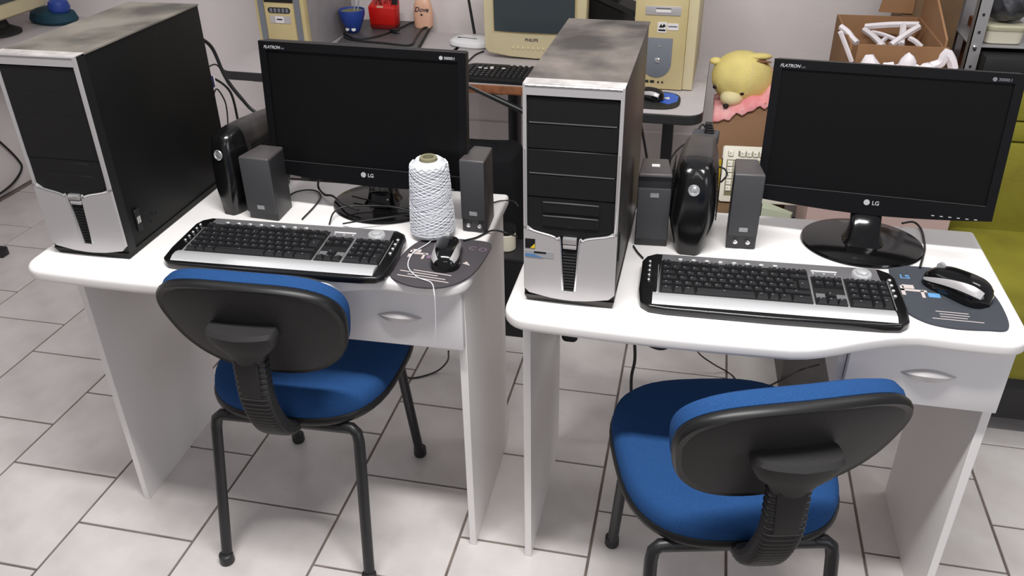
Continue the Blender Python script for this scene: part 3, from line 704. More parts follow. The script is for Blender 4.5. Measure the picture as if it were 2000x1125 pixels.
# under the right desk
cable('cable', [at(1238, 640, y=1.84), at(1240, 700, y=1.84), at(1233, 740, y=1.84), at(1234, 800, y=1.84), at(1236, 850, z=.003)], .0042, 'black cable dropping to the floor under the right desk')
cable('cable', [at(1238, 650, y=1.86), at(1265, 672, y=1.86), at(1290, 681, y=1.86), at(1310, 674, y=1.86), at(1330, 655, y=1.86)], .0045, 'thick black cable sagging in a loop under the right desk')
cable('cable', [at(1352, 660, y=2.05), at(1365, 690, z=.12), at(1395, 712, z=.05), at(1420, 726, z=.004), at(1436, 740, z=.004), at(1450, 770, z=.004)], .0022, 'thin wavy cable on the floor under the right desk')
cable('cable', [at(1490, 760, z=.004), at(1530, 740, z=.05), at(1565, 722, z=.152), at(1600, 712, z=.151)], .0028, 'black cable passing in front of the grey metal box')
cable('cable', [at(876, 686, z=.16), at(874, 705, z=.06), at(855, 724, z=.01), at(825, 735, z=.004), at(800, 738, z=.004), at(790, 730, z=.004)], .0026, 'black cable curling behind the left chair leg')
pc = at(1112, 655, y=1.72)
ad = thing('power_adapter', 'rounded black power adapter hanging under the right desk', 'adapter', pc)
obj('adapter_body', prism(rrect(-.020, .020, -.022, .022, .012), 0, .05, 'y'), m_bay, ad, bevel=.006)
obj('adapter_cord', tube([(-.01, .03, .01), (-.02, .035, .04), (-.025, .03, .7215-pc.z)], .003), m_cable, ad)

# grey metal box under the right desk
b0 = at(1520, 760, z=0)
gb = thing('metal_box', 'dark grey metal box with white label under the right desk', 'box', (.325, 2.16, 0), R(2))
obj('box_shell', box(0, .30, 0, .17, 0, .14), m_boxg, gb, bevel=.003)
obj('mesh_top', box(.10, .29, .01, .16, .14, .143), m_dark, gb)
for k in range(9): obj('mesh_rib', box(.11+.02*k, .116+.02*k, .015, .155, .143, .146), m_boxg, gb)
tag(obj('paper_label', hexa([(.105, .03, .146), (.145, .02, .146), (.20, .15, .146), (.16, .16, .146), (.105, .03, .148), (.145, .02, .148), (.20, .15, .148), (.16, .16, .148)]), m_label, gb), 'white label strip')

# black fleece bag and small items between desks
bb = thing('fleece_bag', 'black fuzzy bag on the floor seen between the left desk and the right tower', 'bag', (-.655, 2.545, 0), 0)
gs = []
for z, k in ((0, .9), (.05, 1), (.3, 1), (.45, .99), (.52, .95), (.55, .85), (.56, .3)):
    gs.append([(.125*k*a, .11*k*b, z+random.uniform(-.004, .004)) for a, b in supell(1, 1, 5, 40)])
obj('bag_body', loft(gs), m_blackfab, bb, smooth=True)
st = thing('storage_box', 'small black box on the floor in the gap between the desks', 'box', (-.62, 2.29, 0), 0)
obj('box_body', box(0, .14, 0, .13, 0, .285), m_bay, st, bevel=.003); obj('box_lid', box(-.003, .143, -.003, .133, .285, .297), m_dark, st, bevel=.003)
ju = thing('glass_jar', 'cream jar with black lid on the small black box between the desks', 'jar', (-.548, 2.35, .2975))
obj('jar_glass', lathe([(.026, 0), (.03, .004), (.03, .055), (.025, .060)], 24), m_tub, ju, smooth=True); obj('jar_lid', cyl(.030, .060, .080, 24), m_bay, ju)

# ------------------------------------------------------------------ tables along the back wall
def back_table(label, x0, x1, yf, D_, rz, medge, legs, rc=.05):
    t = thing('side_table', label, 'table', (x0, yf, 0), rz); Wt = x1-x0
    obj('tabletop', prism(rrect(0, Wt, 0, D_, rc), .694, .72), [m_table], t)
    obj('edge_band', loft([[(Wt/2+(x-Wt/2)*s, D_/2+(y-D_/2)*s, z) for x, y in rrect(0, Wt, 0, D_, rc)] for s, z in ((1.002, .688), (1.006, .692), (1.006, .715), (1.002, .7185))], cap=False), medge, t)
    for lx in legs:
        l = obj('leg', box(lx-.018, lx+.018, D_*.42, D_*.42+.07, .03, .694), m_tube, t, bevel=.003)
        obj('leg_foot', box(lx-.018, lx+.018, .06, D_-.04, 0, .032), m_tube, l, bevel=.003)
        obj('leg_bracket', box(lx-.018, lx+.018, .05, D_-.06, .670, .694), m_tube, l)
    return t
back_table('grey table with black edge by the back wall holding the laptop', -1.665, -.93, 2.695, .66, R(-2.5), m_tedge, (.12, .62))
mt = back_table('grey table with brown edge by the back wall holding the beige screen', -.895, -.30, 2.695, .66, R(0), m_wood, (.235,))
obj('brace_tube', tube([at(900, 160, y=2.70)-mt.location, at(1040, 226, y=2.70)-mt.location], .010, 10, 1, None, False), m_tube, mt, smooth=True)
back_table('grey table with black rounded edge holding the tall beige computer', -.295, .022, 2.505, .66, R(-1), m_tedge, (.205,))

# beige computer with blue grey bars, left
ax = at(513, 113, z=.72)
ba = thing('computer_tower', 'yellowed beige tower computer with blue grey bars and grey side, by the laptop', 'computer', (-1.515, 2.93, .721), R(-3))
hA = .095
obj('case_body', box(-hA, hA, .03, .40, 0, .42), m_greyc, ba, bevel=.003)
fa = obj('front_panel', box(-hA-.004, hA+.004, 0, .032, -.0, .42), m_yellow, ba, bevel=.005)
for s in (-1, 1): obj('side_bar', box(s*.073-.011, s*.073+.011, -.004, .004, .0, .42), m_greyp, fa)
obj('drive_slot', box(-.058, .058, -.002, .004, .185, .213), m_bay, fa)
obj('disc_drive', box(-.058, .058, -.003, .004, .222, .262), m_beige, fa, bevel=.002)
obj('disc_drive', box(-.058, .058, -.003, .004, .268, .308), m_beige, fa, bevel=.002)
obj('lower_door', box(-.058, .058, -.004, .004, .03, .18), m_yellow, fa, bevel=.002)
obj('vent_oval', prism(rrect(-.045, .045, .148, .168, .0095), -.006, -.001, 'y'), m_dark, fa)
for k in range(5): obj('vent_slat', box(-.036+.016*k, -.026+.016*k, -.0068, -.005, .151, .165), m_greyp, fa)
obj('pale_plate', box(-.040, .042, -.006, -.002, .112, .138), m_silver, fa); obj('paper_label', box(-.018, .016, -.0075, -.004, .114, .138), m_label, fa)
obj('label_print', box(-.012, .010, -.0082, -.007, .124, .129), m_mark, fa)

# laptop with cable, blue pot, red holder, bottle
la = thing('laptop', 'closed dark laptop on the back table behind the left monitor', 'laptop', (0, 0, .721))
def T_(px, py, z=.7215): 
    p = at(px, py, z=z); return p
c0, c1, c2_, c3 = T_(655, 96), T_(815, 106), T_(845, 52), T_(705, 42)
hb = [Vector((p.x, p.y, 0)) for p in (c0, c1, c2_, c3)]
obj('laptop_base', hexa([tuple(p) for p in hb]+[(p.x, p.y, .012) for p in hb]), m_bay, la, bevel=.003)
cc = sum(hb, Vector())/4
hl = [cc+(p-cc)*.985 for p in hb]
obj('laptop_lid', hexa([(p.x, p.y, .0125) for p in hl]+[(p.x, p.y, .021) for p in hl]), m_lap, la, bevel=.003)
zl = .7465
cable('charger_cable', [at(838, 52, z=zl), at(810, 43, z=zl), at(780, 55, z=zl), at(740, 70, z=zl), at(700, 76, z=zl), at(680, 70, z=zl), at(672, 64, z=zl), at(676, 74, z=zl), at(700, 79, z=zl), at(750, 84, z=zl), at(800, 88, z=zl), at(812, 74, z=zl), at(825, 56, z=zl), at(844, 52, z=zl)], .0035, 'black charger cable looped over the closed laptop')
pg = at(771, 64, z=.7425); pl = thing('mains_plug', 'black mains plug lying on the closed laptop', 'plug', pg, R(-30))
obj('plug_body', box(-.018, .018, -.012, .012, .0, .016), m_cable, pl, bevel=.004); obj('plug_pin', box(.018, .03, -.006, -.003, .005, .008), m_knob, pl); obj('plug_pin', box(.018, .03, .003, .006, .005, .008), m_knob, pl)
bp = at(682, 64, z=.7425)
bt = thing('pencil_pot', 'blue cup with white dots holding pens, on the laptop', 'cup', (-1.345, 3.19, .7425))
obj('pot_body', lathe([(.018, 0), (.026, .008), (.040, .040), (.050, .068), (.051, .088), (.047, .088), (.043, .068), (.038, .045)], 28), m_bluepot, bt, smooth=True)
for a in (-.45, .4): tag(obj('dot', lathe([(.009, 0), (.008, .003), (.0005, .004)], 14), m_label, bt, (.030*math.sin(a), -.030*math.cos(a), .018), (R(60), 0, a), smooth=True), 'white dot')
obj('rim_filling', cyl(.044, .080, .082, 24), m_card, bt)
for dx, tx in ((.01, .012), (.022, .03)): obj('pen', tube([(dx, 0, .07), (tx, .01, .12)], .003, 6, 1, None, False), m_badge, bt)
rx_ = thing('clip_holder', 'red plastic holder full of clips standing behind the laptop', 'holder', (-1.243, 3.275, .7425), R(-4))
rx_.scale = (.86, .86, .86)
rb = bmesh.new()
hexa([(-.058, -.03, .0), (.058, -.03, .0), (.058, .03, .0), (-.058, .03, .0), (-.064, -.033, .02), (.064, -.033, .02), (.064, .033, .02), (-.064, .033, .02)], rb)
obj('holder_base', rb, m_redd, rx_, bevel=.003)
obj('holder_body', hexa([(-.062, -.032, .02), (.062, -.032, .02), (.062, .032, .02), (-.062, .032, .02), (-.066, -.034, .10), (.066, -.034, .10), (.066, .034, .125), (-.066, .034, .125)]), m_red, rx_, bevel=.005)
cl = bmesh.new()
for k in range(26):
    x, y = random.uniform(-.035, .05), random.uniform(-.02, .025); tube([(x, y, .10), (x+random.uniform(-.012, .012), y+random.uniform(-.01, .01), .128+random.uniform(-.01, .012))], .0022, 5, 1, cl, False)
k_ = obj('clips', cl, [m_redd], rx_); k_['kind'] = 'stuff'
obj('black_clip', box(.024, .046, -.01, .01, .1, .150), m_cable, rx_, rot=(0, R(10), 0)); obj('holder_cut', box(-.02, .01, -.035, -.03, .098, .106), m_peach, rx_)
bo = thing('lotion_bottle', 'peach coloured lotion bottle by the back wall', 'bottle', (-1.095, 3.315, .7425))
obj('bottle_body', loft([[(w_*a, .022*b*min(1, w_/.03), z) for a, b in supell(1, 1, 2.6, 28)] for z, w_ in ((0, .034), (.004, .038), (.05, .039), (.085, .036), (.105, .028), (.115, .017), (.125, .0125), (.16, .012))]), m_peach, bo, smooth=True)
obj('bottle_cap', cyl(.014, .155, .18, 20), m_label, bo)
text('bottle_lettering', 'Dove', .026, m_mark, bo, (0, -.0224, .064), (PI/2, 0, 0), shear=.25, cx='CENTER')
obj('bird_mark', prism([(-.005, .050), (.001, .048), (.006, .053), (.001, .055), (-.002, .059)], -.0235, -.0215, 'y'), m_mark, bo)

# router
rp = at(922, 88, z=.72)
ro = thing('wifi_router', 'white router with black aerial beside the beige screen', 'router', (rp.x, rp.y, .721), R(-12))
obj('router_body', pad(supell(.085, .062, 2.6, 40), [(.9, 0), (1, .006), (.98, .018), (.85, .025), (.4, .029), (.02, .029)]), m_routr, ro, smooth=True)
obj('router_slot', box(-.05, .03, -.02, -.014, .0275, .0295), m_bay, ro)
aa = at(927, 66, y=rp.y+.05)-Vector((rp.x, rp.y, .721)); ab = at(914, -8, y=rp.y+.06)-Vector((rp.x, rp.y, .721))
obj('aerial', tube([Matrix.Rotation(R(12), 3, 'Z') @ aa, Matrix.Rotation(R(12), 3, 'Z') @ ab], lambda s: .006-.001*s, 8, 1, None, False), m_cable, ro, smooth=True)
cable('cable', [at(905, 130, z=.724), at(918, 116, z=.724), at(930, 106, z=.724), at(945, 100, z=.724)], .003, 'black cable running from the white router to the table edge')
ex = at(665, 20, y=3.33)
cable('cable', [at(655, -30, y=3.36), at(660, 5, y=3.36), at(668, 28, y=3.35), at(671, 50, y=3.34), at(660, 68, z=.725)], .006, 'thick dark cable hanging on the wall behind the blue cup')

# CRT screen
cr = thing('crt_monitor', 'beige tube screen on the back table', 'monitor', (-.583, 2.995, .721), R(-1.5))
hC = .195
fz0, fz1 = .040, .37
bz = bmesh.new()
def cring(x0, x1, z0, z1): return [(x0, z1), (x0, z0), (x1, z0), (x1, z1)]
oR = [(-.187, .37), (-.183, .035), (-.17, .018), (-.09, .008), (0, .004), (.09, .008), (.17, .018), (.183, .035), (.187, .37)]
obj('front_frame', prism([(-.187, .37), (-.183, .035), (-.17, .018), (-.09, .008), (0, .004), (.09, .008), (.17, .018), (.183, .035), (.187, .37)], 0, .05, 'y'), m_beige, cr, bevel=.006)
obj('screen_surround', box(-.152, .152, -.003, .01, .093, .34), m_yellow, cr, bevel=.004)
sg = [[(-.145+.29*i/16, -.0135+.0045*((i/8-1)**2+(j/6-1)**2)/1, .099+.235*j/12) for i in range(17)] for j in range(13)]
obj('glass_screen', grid_faces(sg), m_crt, cr, smooth=True)
obj('rear_housing', hexa([(-.17, .05, .03), (.17, .05, .03), (.11, .35, .06), (-.11, .35, .06), (-.17, .05, .36), (.17, .05, .36), (.11, .35, .28), (-.11, .35, .28)]), m_beige, cr, bevel=.01)
obj('swivel_stand', lathe([(.11, -.0), (.115, .006), (.09, .016), (.07, .03)], 36), m_dark, cr, (0, .14, 0), smooth=True)
text('maker_lettering', 'PHILIPS', .015, m_mark, cr, (-.01, -.0006, .066), (PI/2, 0, 0), cx='CENTER')
for k in range(7): obj('control_button', lathe([(.0055, 0), (.0055, .003), (.003, .004), (.0003, .004)], 12), m_beige, cr, (-.078+.0185*k, .0, .042), (PI/2, 0, 0), smooth=True)
obj('power_button', lathe([(.007, 0), (.007, .003), (.0003, .005)], 14), m_dark, cr, (.062, 0, .042), (PI/2, 0, 0))
dk = at(1190, 10, y=3.25)
bc = thing('black_box', 'black box wedged behind the beige screen', 'box', (-.36, 3.12, .721), R(-10))
obj('box_body', hexa([(-.05, 0, 0), (.13, 0, 0), (.13, .12, 0), (-.05, .12, 0), (-.05, 0, .29), (.02, 0, .29), (.02, .12, .29), (-.05, .12, .29)]), m_bay, bc)
obj('box_ledge', hexa([(-.04, -.01, .20), (.13, -.01, .14), (.13, .1, .14), (-.04, .1, .20), (-.04, -.01, .22), (.13, -.01, .16), (.13, .1, .16), (-.04, .1, .22)]), m_dark, bc)

# small black keyboard
kk = thing('keyboard', 'compact black keyboard with white worn keys on the back table', 'keyboard', (-.590, 2.697, .721), R(-2), rx=R(3))
obj('base', prism(rrect(-.205, .205, 0, .155, .035), 0, .014), m_bay, kk, bevel=.003)
kb_ = key_mesh(.0165, .017); 
for r_ in range(6):
    for c in range(20):
        if (c == 14) : continue
        o = bpy.data.objects.new('key', kb_); C.objects.link(o); o.parent = kk; o.location = (-.178+.0187*c, .026+.0195*r_, .0135)
for x, y in ((-.150, .085), (-.128, .080), (-.11, .094), (-.108, .082), (-.068, .088)): obj('worn_patch', box(x, x+.012, y, y+.007, .021, .0225), m_label, kk)
for k in range(6): obj('media_button', box(-.052+.021*k, -.043+.021*k, .140, .146, .0138, .0155), m_label, kk)

# beige tower B
tbp = thing('computer_tower', 'tall beige tower computer with grey shield panel on the back table', 'computer', (-.118, 2.735, .721), R(-1.5))
hB = .094
obj('case_body', box(-hB, hB+.006, .02, .42, 0, .46), m_beige, tbp, bevel=.003)
fb = obj('front_panel', box(-hB, hB-.026, -.006, .03, .002, .46), m_yellow, tbp, bevel=.003)
obj('front_rail', box(hB-.026, hB+.006, .0, .022, .002, .46), m_beige, tbp, bevel=.003)
obj('shield_panel', prism([(-.064, .165), (-.064, .095)]+[(-.018+.046*math.cos(a), .085+.045*math.sin(a)) for a in [PI+PI*i/14 for i in range(15)]]+[(.028, .095), (.028, .165)], -.009, -.004, 'y'), m_greyp, fb, bevel=.001)
obj('reset_button', lathe([(.005, 0), (.005, .003), (.0003, .004)], 14), m_knob, fb, (-.012, -.008, .142), (PI/2, 0, 0)); obj('power_button', lathe([(.009, 0), (.009, .003), (.006, .006), (.0003, .006)], 16), m_knob, fb, (-.015, -.008, .095), (PI/2, 0, 0), smooth=True)
for x in (-.052, -.034): obj('usb_port', box(x, x+.013, -.0075, -.004, .022, .030), m_dark, fb)
for x in (-.008, .005): obj('audio_jack', cyl(.0032, 0, .003, 12), m_dark, fb, (x, -.005, .025), (PI/2, 0, 0))
obj('floppy_drive', box(-.062, .046, -.009, .0, .235, .262), m_silver, fb, bevel=.001); obj('floppy_slot', box(-.03, .016, -.011, -.006, .244, .254), m_label, fb); obj('floppy_gap', box(-.03, .016, -.0115, -.007, .254, .256), m_dark, fb)
s_ = obj('sticker', box(-.022, .006, -.0075, -.005, .182, .214), m_label, fb); obj('sticker_mark', prism([(-.018, .198), (-.012, .209), (-.008, .202), (-.003, .210), (.003, .202), (-.004, .198)], -.0085, -.007, 'y'), m_bay, fb); obj('sticker_line', box(-.019, .003, -.0082, -.007, .187, .192), m_bay, fb)
obj('sticker', box(.008, .042, -.0075, -.005, .191, .211), m_label, fb); obj('sticker_line', box(.011, .038, -.0082, -.007, .200, .204), m_greyp, fb)
obj('optical_drive', box(-.088, .064, -.009, .0, .292, .335), m_beige, fb, bevel=.0015); obj('optical_drive', box(-.088, .064, -.009, .0, .338, .380), m_beige, fb, bevel=.0015)
obj('drive_button', box(.03, .052, -.0105, -.007, .299, .305), m_label, fb); obj('drive_jack', cyl(.003, 0, .003, 12), m_dark, fb, (-.070, -.0085, .302), (PI/2, 0, 0)); obj('drive_wheel', cyl(.0022, 0, .003, 12), m_dark, fb, (-.056, -.0085, .302), (PI/2, 0, 0))

# mouse pad + mouse on the back table, right of the tower
mp = at(1275, 196, z=.7205)
mpd = thing('mouse_pad', 'dark mouse pad with bright blue corner on the back table', 'mouse pad', (mp.x, mp.y, .7205))
obj('pad_sheet', prism(supell(.085, .085, 3, 36), 0, .003), m_dark, mpd)
obj('blue_print', prism([(.005, -.01), (.05, -.04), (.075, -.01), (.078, .04), (.06, .07), (.02, .075)], .003, .0034), mat('vivid_blue_print', (40, 92, 190), .4), mpd)
obj('white_print', prism([(.03, .02), (.05, .005), (.05, .03)], .0034, .0038), m_label, mpd)
mouse('small black mouse behind the right tower', (mp.x-.012, mp.y+.012, .7235), R(60), .10, .056, .034)

# ------------------------------------------------------------------ left corner
lt_ = thing('side_table', 'grey table in the dim left corner', 'table', (-3.01, 2.0, 0))
obj('tabletop', box(0, .36, 0, 1.35, .694, .72), m_table, lt_, bevel=.004); obj('edge_band', box(.36, .363, 0, 1.35, .690, .717), m_tedge, lt_)
for yy in (.46, 1.1):
    l = obj('leg', box(.22, .28, yy-.018, yy+.018, .03, .694), m_tube, lt_); obj('leg_foot', box(.05, .41, yy-.02, yy+.02, 0, .035), m_tube, l, bevel=.004); obj('leg_bracket', box(.03, .33, yy-.018, yy+.018, .67, .694), m_tube, l)
lm = thing('crt_monitor', 'beige tube screen in the left corner, cut by the frame', 'monitor', (-2.71, 3.01, .721), R(90))
obj('front_frame', box(-.18, .18, 0, .05, .08, .37), m_beige, lm, bevel=.008); obj('glass_screen', box(-.145, .145, -.006, .01, .135, .33), m_crt, lm, bevel=.004)
obj('rear_housing', hexa([(-.16, .05, .06), (.16, .05, .06), (.10, .27, .1), (-.10, .27, .1), (-.16, .05, .36), (.16, .05, .36), (.10, .27, .28), (-.10, .27, .28)]), m_beige, lm, bevel=.01)
obj('swivel_stand', lathe([(.10, 0), (.10, .01), (.06, .03), (.05, .06)], 28), m_dark, lm, (0, .13, 0))
q = at(105, 46, z=.75)
bg = thing('cloth_bundle', 'dark teal and blue bundle on the left corner table', 'cloth', (-2.74, 3.245, .721), R(-20))
obj('cloth_fold', pad(supell(.12, .08, 2.3, 30), [(.9, 0), (1, .012), (.9, .04), (.6, .055), (.02, .06)]), m_teal, bg, smooth=True)
obj('blue_ball', pad(supell(.045, .045, 2, 24), [(.5, .035), (.85, .045), (1, .065), (.85, .09), (.5, .10), (.02, .104)]), m_bluepot, bg, (.06, .0, 0), smooth=True)
kt = thing('keyboard', 'black keyboard at the edge of the left corner table', 'keyboard', (-2.66, 2.32, .721), R(90))
obj('base', prism(rrect(0, .42, 0, .14, .015), 0, .016), m_bay, kt, bevel=.003)
for r_ in range(5):
    for c in range(20):
        o = bpy.data.objects.new('key', kb_); C.objects.link(o); o.parent = kt; o.location = (.03+.019*c, .028+.0195*r_, .0155)
cable('cable', [at(-30, 255, x=WALL_X+.02), at(3, 280, x=WALL_X+.02), at(35, 312, x=WALL_X+.02), at(42, 330, x=WALL_X+.02), at(25, 358, x=WALL_X+.02), at(-10, 385, x=WALL_X+.04), at(-40, 400, z=.01)], .005, 'black cable hanging in a curve along the left wall')

# ------------------------------------------------------------------ right side : box with teddy bear
A = at(1392, 236, y=2.70); B_ = at(1512, 197, y=2.73)
ed = B_-A; nrm = Vector((0, .27, 0)); e1 = A+ed*1.5
cb = thing('cardboard_box', 'plain cardboard box with teddy bear and pink cloth on top', 'box', (0, 0, 0))
bl = Vector((A.x+.06, A.y, 0)); br = Vector((e1.x-.01, e1.y, 0))
outer_b = [bl, br, br+nrm, bl+nrm]; outer_t = [A, e1, e1+nrm, A+nrm]
cen_b = sum(outer_b, Vector())/4; cen_t = sum(outer_t, Vector())/4
sh = lambda p, c: Vector((p.x+(c.x-p.x)*.04, p.y+(c.y-p.y)*.04, p.z))
for i in range(4):
    j = (i+1) % 4
    ib, jb, it, jt = outer_b[i], outer_b[j], outer_t[i], outer_t[j]
    obj(('front_panel', 'side_panel', 'back_panel', 'side_panel')[i], hexa([ib, jb, sh(jb, cen_b), sh(ib, cen_b), it, jt, sh(jt, cen_t), sh(it, cen_t)]), m_kraft, cb)
dn = Vector((0, 0, .17)); ins = [sh(p, cen_t)-dn for p in outer_t]
obj('inner_flap', hexa([p-Vector((0, 0, .006)) for p in ins]+ins), m_kraft3, cb)
# pink cloth rumpled over the rim
rows_ = []
for i in range(25):
    u_ = i/24; row_ = []
    for j in range(11):
        v_ = j/10
        p = A + ed*1.16*u_ + nrm*(.92*v_-.03)
        z = p.z + .004 + .03*math.sin(PI*min(1, v_*1.2))*(.7+.3*math.sin(u_*14+v_*5)) + .005*math.sin(u_*23+v_*9) - (.006+.010*math.sin(u_*19)**2 if j == 0 else 0) + .06*max(0, u_-.35)*v_
        row_.append((p.x, p.y, z))
    rows_.append(row_)
ck = obj('pink_cloth', grid_faces(rows_), m_pink, None, smooth=True)
sm = ck.modifiers.new('t', 'SOLIDIFY'); sm.thickness = .004
tag(ck, 'rumpled pink cloth lying over the cardboard box rim', 'cloth')
# bear
hc = at(1450, 152, y=2.83)
tdy = thing('teddy_bear', 'yellow plush bear head down on pink cloth in the box', 'toy', (hc.x, hc.y, hc.z), R(12))
tdy.scale = (1.16, 1.16, 1.16)
def blob(cx, cy, cz, rx, ry, rz_, bm=None, n=3):
    bm = bm or bmesh.new(); r = bmesh.ops.create_icosphere(bm, subdivisions=n, radius=1)
    for v in r['verts']: v.co = Vector((cx+v.co.x*rx, cy+v.co.y*ry, cz+v.co.z*rz_))
    return bm
obj('head', blob(0, 0, 0, .086, .078, .074, n=4), m_plush, tdy, smooth=True, rot=(0, R(14), 0))
obj('muzzle', blob(-.036, -.050, -.040, .032, .032, .024), m_plush2, tdy, smooth=True)
obj('nose', blob(-.056, -.074, -.056, .008, .007, .006), m_bay, tdy, smooth=True)
obj('eye', blob(-.014, -.070, -.022, .0065, .005, .006), m_gloss, tdy, smooth=True)
obj('eye', blob(-.079, -.022, -.018, .0065, .005, .006), m_gloss, tdy, smooth=True)
obj('ear', blob(.034, -.028, .060, .036, .022, .010), m_plush, tdy, smooth=True, rot=(R(-10), 0, 0)); obj('ear_lining', blob(.032, -.042, .051, .030, .012, .004), m_plushb, tdy, smooth=True, rot=(R(-10), R(5), 0))
obj('ear', blob(-.078, .01, .046, .016, .014, .010), m_plush, tdy, smooth=True)
obj('head_seam', tube([(.010, -.052, .056), (.006, -.071, .030), (.002, -.077, .0), (-.002, -.074, -.025)], .0012, 6), m_plushb if False else m_plush2, tdy, smooth=True)
obj('arm', blob(-.060, -.02, -.095, .016, .018, .022), m_plush2, tdy, smooth=True)
obj('body', blob(.05, .06, -.075, .07, .07, .045), m_plush, tdy, smooth=True)

# white keyboard standing upright against the box, on a low carton
lc = thing('cardboard_box', 'low carton under the off-white keyboard', 'box', (.04, 2.44, 0))
obj('carton_body', box(0, .175, 0, .22, 0, .415), m_kraft3, lc)
wk0 = at(1414, 285, y=2.62)
wk = thing('keyboard', 'off-white keyboard standing upright against the cardboard box', 'keyboard', (wk0.x, 2.578, .4165), R(3), rx=R(74))
kh = (wk0.z-.4165)/math.sin(R(74))
obj('base', prism(rrect(0, .45, 0, kh, .008), 0, .018), m_whitekb, wk, bevel=.003)
wkm = key_mesh(.0175, .0175); wkm.materials[0] = m_whitekb
obj('key_well', box(.014, .44, .02, kh-.042, .0176, .0182), m_card, wk); obj('key_well', box(.016, .034, kh-.032, kh-.014, .0176, .0182), m_card, wk); obj('key_well', box(.048, .43, kh-.032, kh-.014, .0176, .0182), m_card, wk)
for r_ in range(6):
    for c in range(22):
        if r_ == 5 and c == 1: continue
        yy = kh-.0225 if r_ == 5 else kh-.054-.0195*(4-r_)
        if yy < .02: continue
        o = bpy.data.objects.new('key', wkm); C.objects.link(o); o.parent = wk; o.location = (.0255+.0195*c-(.003 if r_ == 5 and c > 1 else 0), yy, .0182); o.scale = (1, 1, .7)
yf_ = thing('paper_folder', 'yellow folder sticking up left of the off-white keyboard', 'folder', (wk0.x-.022, 2.664, 0), 0)
obj('folder_sheet', box(0, .05, 0, .006, .0, .52), m_yel, yf_)
# scraps of paper seen under the right monitor, behind the desk
ps_ = thing('paper_bag', 'pale green crumpled paper bag behind the right desk under the monitor corner', 'bag', (.222, 2.385, 0))
obj('bag_body', hexa([(0, 0, 0), (.09, 0, 0), (.09, .03, 0), (0, .03, 0), (-.004, -.01, .495), (.082, 0, .475), (.09, .03, .47), (0, .03, .50)]), mat('pale_green_paper', (176, 182, 160), .8), ps_)
# UPS plug
pa = at(1372, 276, z=.925)
pp = thing('mains_adapter', 'grey plug adapter behind the right power backup unit', 'plug', (.024, 1.80, .886), R(-6))
obj('adapter_body', box(-.028, .028, 0, .05, .0, .03), m_speaker, pp, bevel=.004)
obj('adapter_edge', box(-.029, .029, -.004, .002, .0, .006), m_bay, pp)
for k in range(4): obj('strain_ring', box(-.004-.003+.004, .018-.002*k, .018, .034, .031+.006*k, .034+.006*k), m_bay, pp, bevel=.001, seg=1)
obj('adapter_post', box(-.02, .02, .01, .04, -.135, .0), m_bay, pp)
cable('cable', [at(1385, 262, y=1.85), at(1372, 243, y=1.85), at(1360, 262, y=1.84), at(1355, 273, y=1.83), at(1335, 283, y=1.82), at(1320, 296, y=1.81), at(1308, 315, y=1.80), at(1302, 340, y=1.80)], .0022, 'thin black cable looping from the grey plug adapter')
cable('cable', [at(1405, 326, y=1.80), at(1415, 330, y=1.78), at(1420, 338, y=1.77), at(1418, 345, y=1.76), at(1408, 356, y=1.76)], .002, 'short cable loop left of the right knobbed speaker')

# ------------------------------------------------------------------ right side : shelf, cartons, tub
bigc = thing('cardboard_box', 'large cardboard carton heaped with white plastic scraps behind the right monitor', 'box', (.34, 2.335, 0))
for nm, bx in (('front_panel', (0, .38, 0, .006, 0, .868)), ('back_panel', (0, .38, .264, .27, 0, .868)), ('side_panel', (0, .006, .006, .264, 0, .868)), ('side_panel', (.374, .38, .006, .264, 0, .868)), ('inner_flap', (.006, .374, .006, .264, .858, .864))):
    obj(nm, box(bx[0], bx[1], bx[2]*.84, bx[3]*.84, bx[4], bx[5]), m_pinkcard, bigc)
base_ = thing('cardboard_box', 'large closed carton hidden under the carton of white strips', 'box', (.40, 2.66, 0))
obj('carton_body', box(0, .30, 0, .31, 0, .74), m_kraft3, base_)
ob = thing('cardboard_box', 'open brown carton full of white plastic strips', 'box', (.415, 2.605, .7405))
hR = .185
for nm, p in (('front_panel', hexa([(.02, 0, 0), (.25, 0, 0), (.25, .006, 0), (.02, .006, 0), (.02, -.012, hR), (.262, -.012, hR), (.262, -.006, hR), (.02, -.006, hR)])),
              ('back_panel', box(0, .25, .35, .356, 0, hR)), ('side_panel', box(0, .006, .0, .35, 0, hR)), ('side_panel', box(.244, .25, .006, .35, 0, hR)), ('floor_panel', box(.006, .244, .006, .35, 0, .006)),
              ('side_flap', hexa([(.25, .0, hR-.01), (.256, .0, hR-.01), (.256, .35, hR-.01), (.25, .35, hR-.01), (.25, .0, hR+.02), (.256, .0, hR+.02), (.256, .35, hR+.14), (.25, .35, hR+.14)]))):
    obj(nm, p, m_kraft2, ob)
def strip(name, label, pts, w, group='white plastic strips in the open carton', cat='plastic strip'):
    return tag(obj(name, tube(pts, w, 6, 3), m_foam, smooth=True), label, cat, group)
G_ = 'white plastic strips in the open carton'
